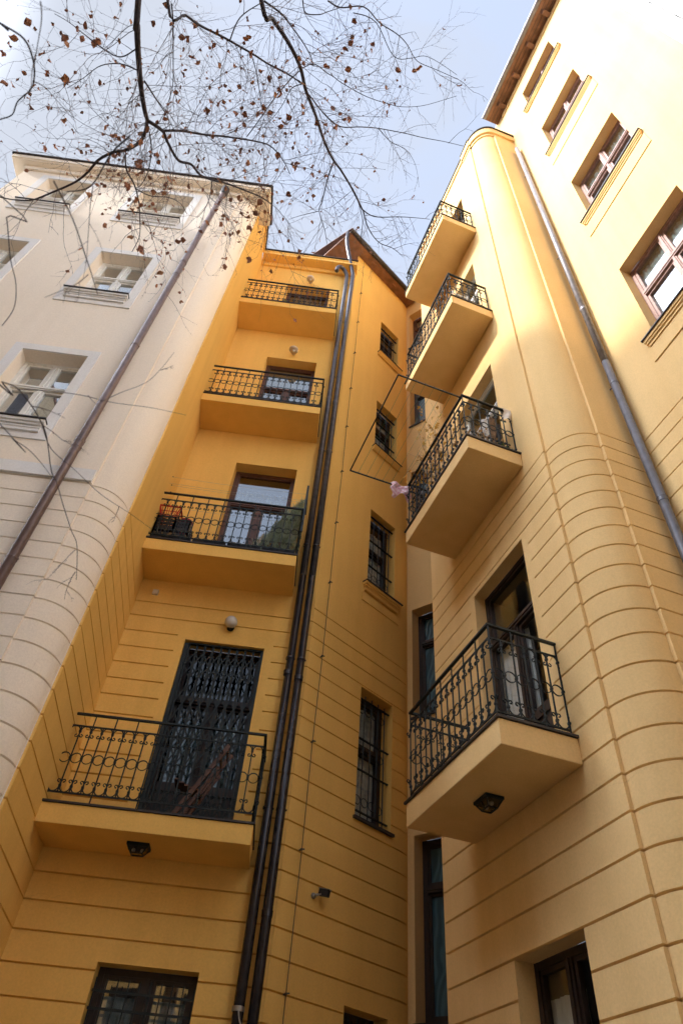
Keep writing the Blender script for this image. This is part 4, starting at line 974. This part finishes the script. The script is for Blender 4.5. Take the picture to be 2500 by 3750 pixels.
leafy(t, 'tuft', *ds(4.17,3.06), zf+0.10, 46, 0.34, 0.03, 'green', 8, 0.012, 0.07)
leafy(t, 'tuft', *ds(4.17,3.16), zf+0.10, 34, 0.26, 0.03, 'green', 9, 0.012, 0.07)
g = MB(); r_ = random.Random(12)
for k in range(120):
    u = r_.random(); b = Vector((*ds(4.13+r_.uniform(0,0.1),2.64+0.42*u),zf+0.10)); a = r_.uniform(0,6.28); l = r_.uniform(0.06,0.22)
    e = b+Vector((math.cos(a)*0.35,math.sin(a)*0.35,r_.uniform(-0.2,1))).normalized()*l
    g.tube([b,(b+e)/2+Vector((0,0,0.03)),e], 0.0022, 3); 
    if r_.random() < 0.6:
        s = 0.014; g.quad(e+Vector((-s,0,0)), e+Vector((0,-s,s)), e+Vector((s,0,0)), e+Vector((0,s,-s)))
g.build('dry_stalks', 'grass', t, fix=False)
# climbing plant with orange leaves trained along the right balcony and wall
t = thing('climbing_plant', (*ds(5.4,2.9),zf), 'climbing plant with orange autumn leaves sprawling over the second right balcony', 'plant')
st = MB(); lv = MB(); r_ = random.Random(21)
def vleaf(p, s):
    a = Vector((r_.uniform(-1,1),r_.uniform(-1,1),r_.uniform(-1,1))).normalized(); b = a.orthogonal().normalized(); b = (b*math.cos(r_.uniform(0,6))+a.cross(b)*math.sin(r_.uniform(0,6))).normalized(); c = a.cross(b).normalized()
    for q in range(3):
        an = (q-1)*0.9; d = (b*math.cos(an)+c*math.sin(an)); w_ = (c*math.cos(an)-b*math.sin(an))*s*0.26
        lv.quad(p, p+d*s*0.5-w_, p+d*s*(1.0 if q == 1 else 0.75), p+d*s*0.5+w_)
for k in range(54):
    b = Vector((*ds(r_.uniform(4.5,5.6), r_.uniform(2.66,2.95)), zf+r_.uniform(0.1,0.5)))
    if k < 40: tgt = Vector((*ds(r_.uniform(4.85,5.9), r_.uniform(2.52,2.95)), zf+r_.uniform(0.9,2.35)))
    else: tgt = Vector((*ds(r_.uniform(5.2,6.2), r_.uniform(2.5,3.1)), zf+r_.uniform(0.3,1.6)))
    pts = [b]; n = 9
    for q in range(1, n+1):
        p = b.lerp(tgt, q/n)+Vector((r_.uniform(-1,1),r_.uniform(-1,1),r_.uniform(-0.6,1)))*0.055; p.z += 0.12*math.sin(math.pi*q/n); pts.append(p)
    pts = smoothpath(pts, 3); st.tube(pts, 0.0026, 3, 0.0012)
    for p in pts[4:]:
        if r_.random() < 0.30: vleaf(p+Vector((r_.uniform(-1,1),r_.uniform(-1,1),r_.uniform(-1,1)))*0.03, r_.uniform(0.028,0.058))
for k in range(7):   # thin runners on the wall by the door head
    b = Vector((*ds(5.4+0.12*k, 3.22), zf+1.2)); pts = [b]; d = Vector((*Dv,0))*r_.uniform(-1.3,-0.3)+Vector((0,0,1.2))
    for q in range(10):
        d += Vector((r_.uniform(-0.7,0.7)*Dv[0],r_.uniform(-0.7,0.7)*Dv[1],r_.uniform(-0.5,0.5))); pts.append(pts[-1]+d.normalized()*0.10)
    pts = smoothpath(pts, 3); st.tube(pts, 0.0022, 3, 0.001)
    for p in pts[3:]:
        if r_.random() < 0.4: vleaf(p, r_.uniform(0.03,0.06))
st.build('stem', 'vstem', t, fix=False); lv.build('leaves', 'vine', t, fix=False)
# striped airer on the third right balcony
t = thing('folded_airer', (*ds(4.5,2.95),RBz[2]+0.24), 'folded clothes airer with reddish stripes on the third right balcony', 'airer')
mb = MB(); zq = RBz[2]+0.24
for s in (2.78,3.05): mb.bar((*ds(4.30,s),zq+0.85),(*ds(4.48,s),zq),0.02)
for k in range(7): mb.bar((*ds(4.31+0.02*k,2.78),zq+0.8-0.1*k),(*ds(4.31+0.02*k,3.05),zq+0.8-0.1*k),0.014)
mb.build('airer_frame', 'whitew', t)
mb = MB(); cloth(mb, lambda u, v: (*ds(4.33+0.07*v,2.80+0.24*u),zq+0.66-0.34*v), 5, 5); mb.build('striped_cloth', 'redw', t)
# open glazed leaf of the second right door
t = MB()

# ------------------------------------------------------------------ the birch whose limbs hang into the view
LIMBS={
'A':([[-1.313,0.601,4.368],[-1.339,0.722,4.405],[-1.356,0.869,4.437],[-1.364,1.023,4.465],[-1.363,1.143,4.501],[-1.366,1.206,4.549]],0.021,0.014),
'A1':([[-1.366,1.206,4.549],[-1.4,1.284,4.586],[-1.453,1.36,4.616],[-1.549,1.427,4.635],[-1.644,1.465,4.661],[-1.754,1.527,4.671],[-1.841,1.607,4.682],[-1.941,1.682,4.688],[-2.08,1.757,4.674],[-2.231,1.819,4.654],[-2.367,1.837,4.655],[-2.466,1.843,4.678]],0.012,0.004),
'A2':([[-1.366,1.206,4.549],[-1.299,1.281,4.623],[-1.291,1.356,4.679],[-1.242,1.468,4.734],[-1.177,1.509,4.813],[-1.135,1.59,4.873],[-1.07,1.639,4.947],[-0.995,1.673,5.026],[-0.863,1.728,5.107],[-0.762,1.784,5.178],[-0.688,1.857,5.238]],0.011,0.004),
'A3':([[-1.307,1.289,4.651],[-1.195,1.298,4.754],[-1.078,1.325,4.851],[-0.94,1.356,4.946],[-0.809,1.383,5.037],[-0.701,1.427,5.116],[-0.613,1.527,5.173],[-0.568,1.624,5.224]],0.008,0.003),
'A4':([[-1.558,1.453,4.634],[-1.573,1.556,4.669],[-1.541,1.662,4.717],[-1.534,1.784,4.749],[-1.549,1.911,4.77],[-1.576,2.041,4.782],[-1.644,2.16,4.783]],0.006,0.002),
'A5':([[-1.361,1.267,4.534],[-1.367,1.378,4.581],[-1.404,1.506,4.611],[-1.47,1.614,4.637],[-1.525,1.664,4.685]],0.005,0.002),
'A6':([[-1.532,1.664,4.683],[-1.459,1.724,4.767],[-1.367,1.758,4.864],[-1.299,1.819,4.943],[-1.27,1.911,4.999]],0.004,0.0018),
'A7':([[-1.363,0.996,4.493],[-1.339,1.078,4.588],[-1.293,1.186,4.682],[-1.268,1.3,4.766]],0.006,0.002),
'A8':([[-1.086,1.664,5.021],[-1.117,1.796,5.077],[-1.172,1.913,5.131],[-1.253,2.006,5.186]],0.004,0.0015),
'A9':([[-1.346,0.815,4.429],[-1.455,0.881,4.446],[-1.56,0.857,4.479],[-1.664,0.813,4.515],[-1.766,0.768,4.549],[-1.859,0.743,4.582]],0.004,0.0015),
'A10':([[-1.373,0.955,4.499],[-1.492,0.934,4.546],[-1.619,0.964,4.577],[-1.751,1.048,4.592],[-1.873,1.111,4.612]],0.004,0.0015),
'B':([[-1.32,0.666,4.985],[-1.243,0.733,5.085],[-1.16,0.803,5.183],[-1.015,0.876,5.29],[-0.888,0.943,5.389],[-0.782,1.009,5.482],[-0.624,1.079,5.577],[-0.553,1.133,5.661]],0.009,0.005),
'B1':([[-1.004,0.867,5.235],[-0.939,0.743,5.266],[-0.807,0.653,5.299]],0.005,0.003),
'B2':([[-1.296,0.674,4.99],[-1.306,0.78,5.056],[-1.328,0.904,5.113],[-1.364,1.07,5.156],[-1.399,1.208,5.201],[-1.463,1.392,5.223]],0.005,0.002),
'B3':([[-0.881,0.936,5.348],[-0.837,1.057,5.358],[-0.803,1.209,5.357],[-0.784,1.342,5.354],[-0.857,1.459,5.338]],0.004,0.0015),
'C':([[-0.837,0.666,5.497],[-0.774,0.762,5.575],[-0.674,0.896,5.65],[-0.58,1.051,5.715],[-0.528,1.206,5.772],[-0.456,1.367,5.824],[-0.379,1.536,5.871],[-0.298,1.697,5.914],[-0.226,1.787,5.974],[-0.121,1.909,6.024],[-0.013,2.082,6.052]],0.018,0.008),
'C1':([[-0.013,2.082,6.052],[0.088,2.139,6.095],[0.277,2.136,6.154],[0.434,2.147,6.205],[0.582,2.156,6.253]],0.005,0.002),
'C2':([[-0.013,2.082,6.052],[0.053,2.226,6.064],[0.156,2.352,6.079],[0.282,2.409,6.117],[0.393,2.486,6.144]],0.006,0.002),
'C3':([[-0.102,1.932,5.995],[-0.004,2.133,5.992],[0.01,2.316,5.988],[0.091,2.429,6.007],[0.188,2.56,6.015]],0.004,0.0015),
'C4':([[-0.295,1.68,5.857],[-0.334,1.831,5.851],[-0.359,1.984,5.842],[-0.377,2.069,5.854],[-0.318,2.212,5.847],[-0.286,2.353,5.837]],0.006,0.002),
'C5':([[-0.376,2.062,5.835],[-0.528,2.132,5.851],[-0.638,2.19,5.873]],0.003,0.001),
'C6':([[-0.553,1.133,5.661],[-0.634,1.176,5.695],[-0.695,1.285,5.716],[-0.775,1.399,5.731],[-0.873,1.503,5.743]],0.004,0.0015),
'C7':([[-0.838,0.676,5.597],[-0.73,0.745,5.68],[-0.659,0.833,5.753],[-0.534,0.97,5.821],[-0.502,1.058,5.885]],0.007,0.003),
'C8':([[-0.526,1.202,5.752],[-0.476,1.258,5.779],[-0.372,1.352,5.8],[-0.252,1.432,5.821]],0.005,0.002),
'F1':([[-0.418,0.646,5.749],[-0.329,0.68,5.801],[-0.181,0.674,5.859],[-0.065,0.747,5.903],[0.068,0.802,5.946],[0.157,0.864,5.986],[0.256,0.965,6.018],[0.397,1.011,6.053],[0.574,1.052,6.083]],0.005,0.0018),
'F2':([[-0.583,1.079,5.873],[-0.393,1.096,5.937],[-0.293,1.149,5.984],[-0.119,1.224,6.026],[0.056,1.271,6.068],[0.196,1.294,6.112],[0.399,1.265,6.159],[0.61,1.185,6.209]],0.004,0.0015),
'F3':([[-0.539,1.223,5.849],[-0.362,1.383,5.879],[-0.259,1.439,5.922],[-0.108,1.437,5.979],[0.029,1.441,6.03],[0.225,1.466,6.071],[0.442,1.496,6.104],[0.589,1.511,6.139],[0.736,1.523,6.172]],0.005,0.0018),
'F4':([[-0.257,0.724,5.951],[-0.081,0.762,6.001],[0.074,0.947,6.026],[0.206,0.953,6.072],[0.337,0.945,6.118],[0.573,1.034,6.137]],0.0035,0.0015),
'F5':([[0.028,1.394,5.836],[0.143,1.486,5.863],[0.272,1.542,5.896],[0.361,1.648,5.914],[0.416,1.808,5.916]],0.003,0.001),
'F6':([[-0.591,0.663,5.732],[-0.576,0.739,5.774],[-0.49,0.742,5.833],[-0.435,0.724,5.89],[-0.337,0.695,5.95]],0.005,0.0018),
'E':([[-1.13,0.386,2.31],[-1.117,0.415,2.348],[-1.081,0.454,2.395],[-1.075,0.513,2.423],[-1.088,0.57,2.442],[-1.113,0.612,2.458],[-1.163,0.655,2.461],[-1.195,0.7,2.472],[-1.246,0.723,2.478],[-1.298,0.744,2.484]],0.006,0.003),
'E1':([[-1.116,0.595,2.498],[-1.11,0.626,2.568],[-1.1,0.684,2.632],[-1.081,0.757,2.694]],0.003,0.0015),
'E2':([[-0.852,0.303,2.006],[-0.926,0.387,2.18],[-1.035,0.515,2.329]],0.003,0.002),
'E3':([[-1.057,0.787,2.006],[-1.061,0.856,2.023],[-1.074,0.973,2.013],[-1.078,1.06,2.016],[-1.1,1.142,2.01],[-1.146,1.205,1.999]],0.0035,0.002),
'G':([[-1.0,1.135,1.598],[-0.986,1.172,1.63],[-0.965,1.209,1.665],[-0.939,1.277,1.679],[-0.921,1.35,1.682],[-0.917,1.412,1.685],[-0.907,1.517,1.65],[-0.903,1.57,1.657],[-0.89,1.656,1.635],[-0.873,1.742,1.609],[-0.862,1.808,1.601],[-0.857,1.911,1.54]],0.0042,0.0016),
'G1':([[-0.976,1.224,1.685],[-0.937,1.278,1.776],[-0.863,1.349,1.867],[-0.804,1.42,1.947],[-0.691,1.493,2.039],[-0.585,1.574,2.115]],0.0028,0.0012),
'G2':([[-0.811,1.396,1.909],[-0.768,1.404,1.986],[-0.7,1.407,2.071],[-0.665,1.393,2.154],[-0.64,1.369,2.237]],0.002,0.001),
'G3':([[-0.943,1.382,1.721],[-0.937,1.5,1.738],[-0.896,1.611,1.777],[-0.832,1.738,1.805],[-0.76,1.85,1.844],[-0.688,1.962,1.876]],0.0025,0.001),
'G4':([[-0.962,1.25,1.534],[-0.95,1.319,1.556],[-0.93,1.381,1.587],[-0.913,1.449,1.61],[-0.891,1.528,1.622]],0.0025,0.0015),
'H':([[-0.773,0.622,1.737],[-0.745,0.718,1.75],[-0.728,0.83,1.747],[-0.717,0.921,1.746]],0.002,0.0012),
'H2':([[-0.688,0.618,2.106],[-0.745,0.671,2.107],[-0.815,0.759,2.089],[-0.895,0.78,2.086]],0.003,0.0015),
}

T = thing('birch_tree', (-1.9,-1.6,GZ), 'leafless birch with thin dark branches and a few brown leaves hanging in from above', 'tree')
mb = MB(); mb.tube(smoothpath([(-1.9,-1.6,GZ),(-1.85,-1.55,0.5),(-1.95,-1.45,3.0),(-1.8,-1.2,5.5),(-1.7,-1.1,7.5)],5), 0.17, 12, 0.07); mb.build('trunk', 'bark', T, smooth=True)
tw = MB(); lf = MB(); R_ = random.Random(11)
def leaf(p, s):
    a = Vector((R_.gauss(0,1),R_.gauss(0,1),R_.gauss(0,0.6)-1.0)).normalized(); b = a.orthogonal().normalized(); th = R_.uniform(0,6.28); b = b*math.cos(th)+a.cross(b)*math.sin(th)
    n_ = a.cross(b); w_ = s*0.40
    p1 = p+a*s*0.45-b*w_+n_*s*R_.uniform(-0.2,0.3); p2 = p+a*s*0.45+b*w_+n_*s*R_.uniform(-0.2,0.3); tip = p+a*s+n_*s*R_.uniform(-0.3,0.3); m_ = p+a*s*0.5
    c_ = n_*s*R_.uniform(-0.12,0.22)
    q1 = p+a*s*0.22-b*w_*0.75+c_*0.5; q2 = p+a*s*0.22+b*w_*0.75+c_*0.5; u1 = p+a*s*0.75-b*w_*0.55+c_; u2 = p+a*s*0.75+b*w_*0.55+c_
    i = len(lf.v); lf.v += [tuple(x) for x in (p, q1, p1, u1, tip, u2, p2, q2, m_)]
    lf.f += [(i+k, i+k+1, i+8) for k in range(7)]+[(i+7, i, i+8)]
def twig(p, d, l, r, depth, leafy_, droop):
    n = max(4, int(l/0.05)); pts = [p.copy()]; q = p.copy(); d = d.normalized()
    for k in range(n):
        d = (d+Vector((R_.gauss(0,0.13),R_.gauss(0,0.13),R_.gauss(0,0.13)-droop*0.10))).normalized(); q = q+d*(l/n); pts.append(q.copy())
        if depth > 0 and R_.random() < 0.55:
            side = d.orthogonal(); th = R_.uniform(0,6.28); side = (side.normalized()*math.cos(th)+d.cross(side.normalized())*math.sin(th))
            twig(q, d*0.8+side*0.7, l*R_.uniform(0.25,0.55), r*0.6, depth-1, leafy_, droop)
        elif R_.random() < 0.45:      # bud
            side = d.orthogonal().normalized(); th = R_.uniform(0,6.28); side = side*math.cos(th)+d.cross(side)*math.sin(th)
            tw.tube([q, q+(side+d).normalized()*0.012], r*0.9, 3, r*0.3, caps=False)
        if R_.random() < leafy_*(0.8 if k > n*0.4 else 0.3): leaf(q, R_.choice((0.018,0.022,0.026,0.032,0.040,0.052)))
    tw.tube(pts, r, 3, r*0.35, caps=False)
dens = {'A':(8,0.13,0.75),'A1':(8,0.11,0.6),'A2':(9,0.09,0.75),'A3':(10,0.12,0.7),'A4':(9,0.13,0.6),'A5':(7,0.2,0.5),'A6':(8,0.11,0.5),'A7':(8,0.12,0.6),'A8':(8,0.2,0.5),'A9':(10,0.16,0.6),'A10':(10,0.16,0.6),
 'B':(9,0.10,0.8),'B1':(8,0.10,0.6),'B2':(10,0.10,0.6),'B3':(10,0.10,0.6),'C':(8,0.06,0.8),'C1':(8,0.0,0.3),'C2':(14,0.0,0.35),'C3':(14,0.02,0.35),'C4':(10,0.06,0.45),'C5':(9,0.05,0.4),'C6':(10,0.08,0.6),'C7':(9,0.08,0.7),'C8':(9,0.05,0.6),
 'F1':(5,0.03,0.5),'F2':(4,0.02,0.4),'F3':(4,0.02,0.45),'F4':(5,0.03,0.45),'F5':(5,0.0,0.3),'F6':(8,0.07,0.6),'E':(1.2,0.05,0.5),'E1':(3,0.0,0.3),'E2':(3,0.02,0.3),'E3':(1.5,0.02,0.25),'G':(3,0.0,0.16),'G1':(2,0.0,0.1),'G2':(2,0.0,0.08),'G3':(2,0.0,0.1),'G4':(3,0.0,0.2),'H':(2,0.04,0.2),'H2':(3,0.03,0.3)}
back = {'A':[(-1.75,-1.15,6.8),(-1.5,-0.5,5.6)],'B':[(-1.7,-1.1,7.2),(-1.5,-0.2,6.2)],'C':[(-1.7,-1.1,7.4),(-1.2,-0.2,6.5)],'E':[(-2.6,-0.9,4.6),(-2.0,0.1,3.0)],'G':[(-2.6,-0.8,3.2),(-1.9,0.7,2.0)],'E3':[(-2.2,0.3,2.6)],'F2':[(-1.0,1.6,5.9)],'G4':[(-1.9,0.5,2.0)]}
for key, (pts, ra, rb) in LIMBS.items():
    P_ = [Vector(p) for p in pts]; full = [Vector(p) for p in back.get(key, [])]+P_
    if key[0] in 'EG': ra *= 0.6; rb *= 0.6
    if key in ('A','C'): ra *= 0.88; rb *= 0.88
    sp_ = smoothpath(full, 5); m_ = MB(); nn = len(sp_)
    # slight natural wobble
    sp_ = [p+Vector((noise.noise(p*3.1+Vector((ra*99,0,0))),noise.noise(p*3.1+Vector((9,0,0))),noise.noise(p*3.1+Vector((0,9,0)))))*0.016 for p in sp_]
    m_.tube(sp_, ra*(1.1 if key in back and ra > 0.008 else 1), 6, rb); m_.build('branch', 'twig', T, smooth=True)
    dn, lfy, tl_ = dens[key]
    P_ = smoothpath(P_, 4)
    for k in range(len(P_)-1):
        seg = P_[k+1]-P_[k]; n = dn*1.6*seg.length; n = int(n)+(1 if R_.random() < n-int(n) else 0)
        for q in range(n):
            p = P_[k]+seg*R_.random(); side = seg.orthogonal().normalized(); th = R_.uniform(0,6.28); side = side*math.cos(th)+seg.normalized().cross(side)*math.sin(th)
            d = seg.normalized()*0.6+side*0.9
            L_ = tl_*R_.uniform(0.35,1.15); twig(p, d, L_, 0.0023 if ra > 0.004 else 0.0016, 2 if L_ > 0.45 else 1, lfy, 1.0)
tw.build('twigs', 'finetwig', T, fix=False)
lf.build('leaves', 'leaf', T, fix=False)
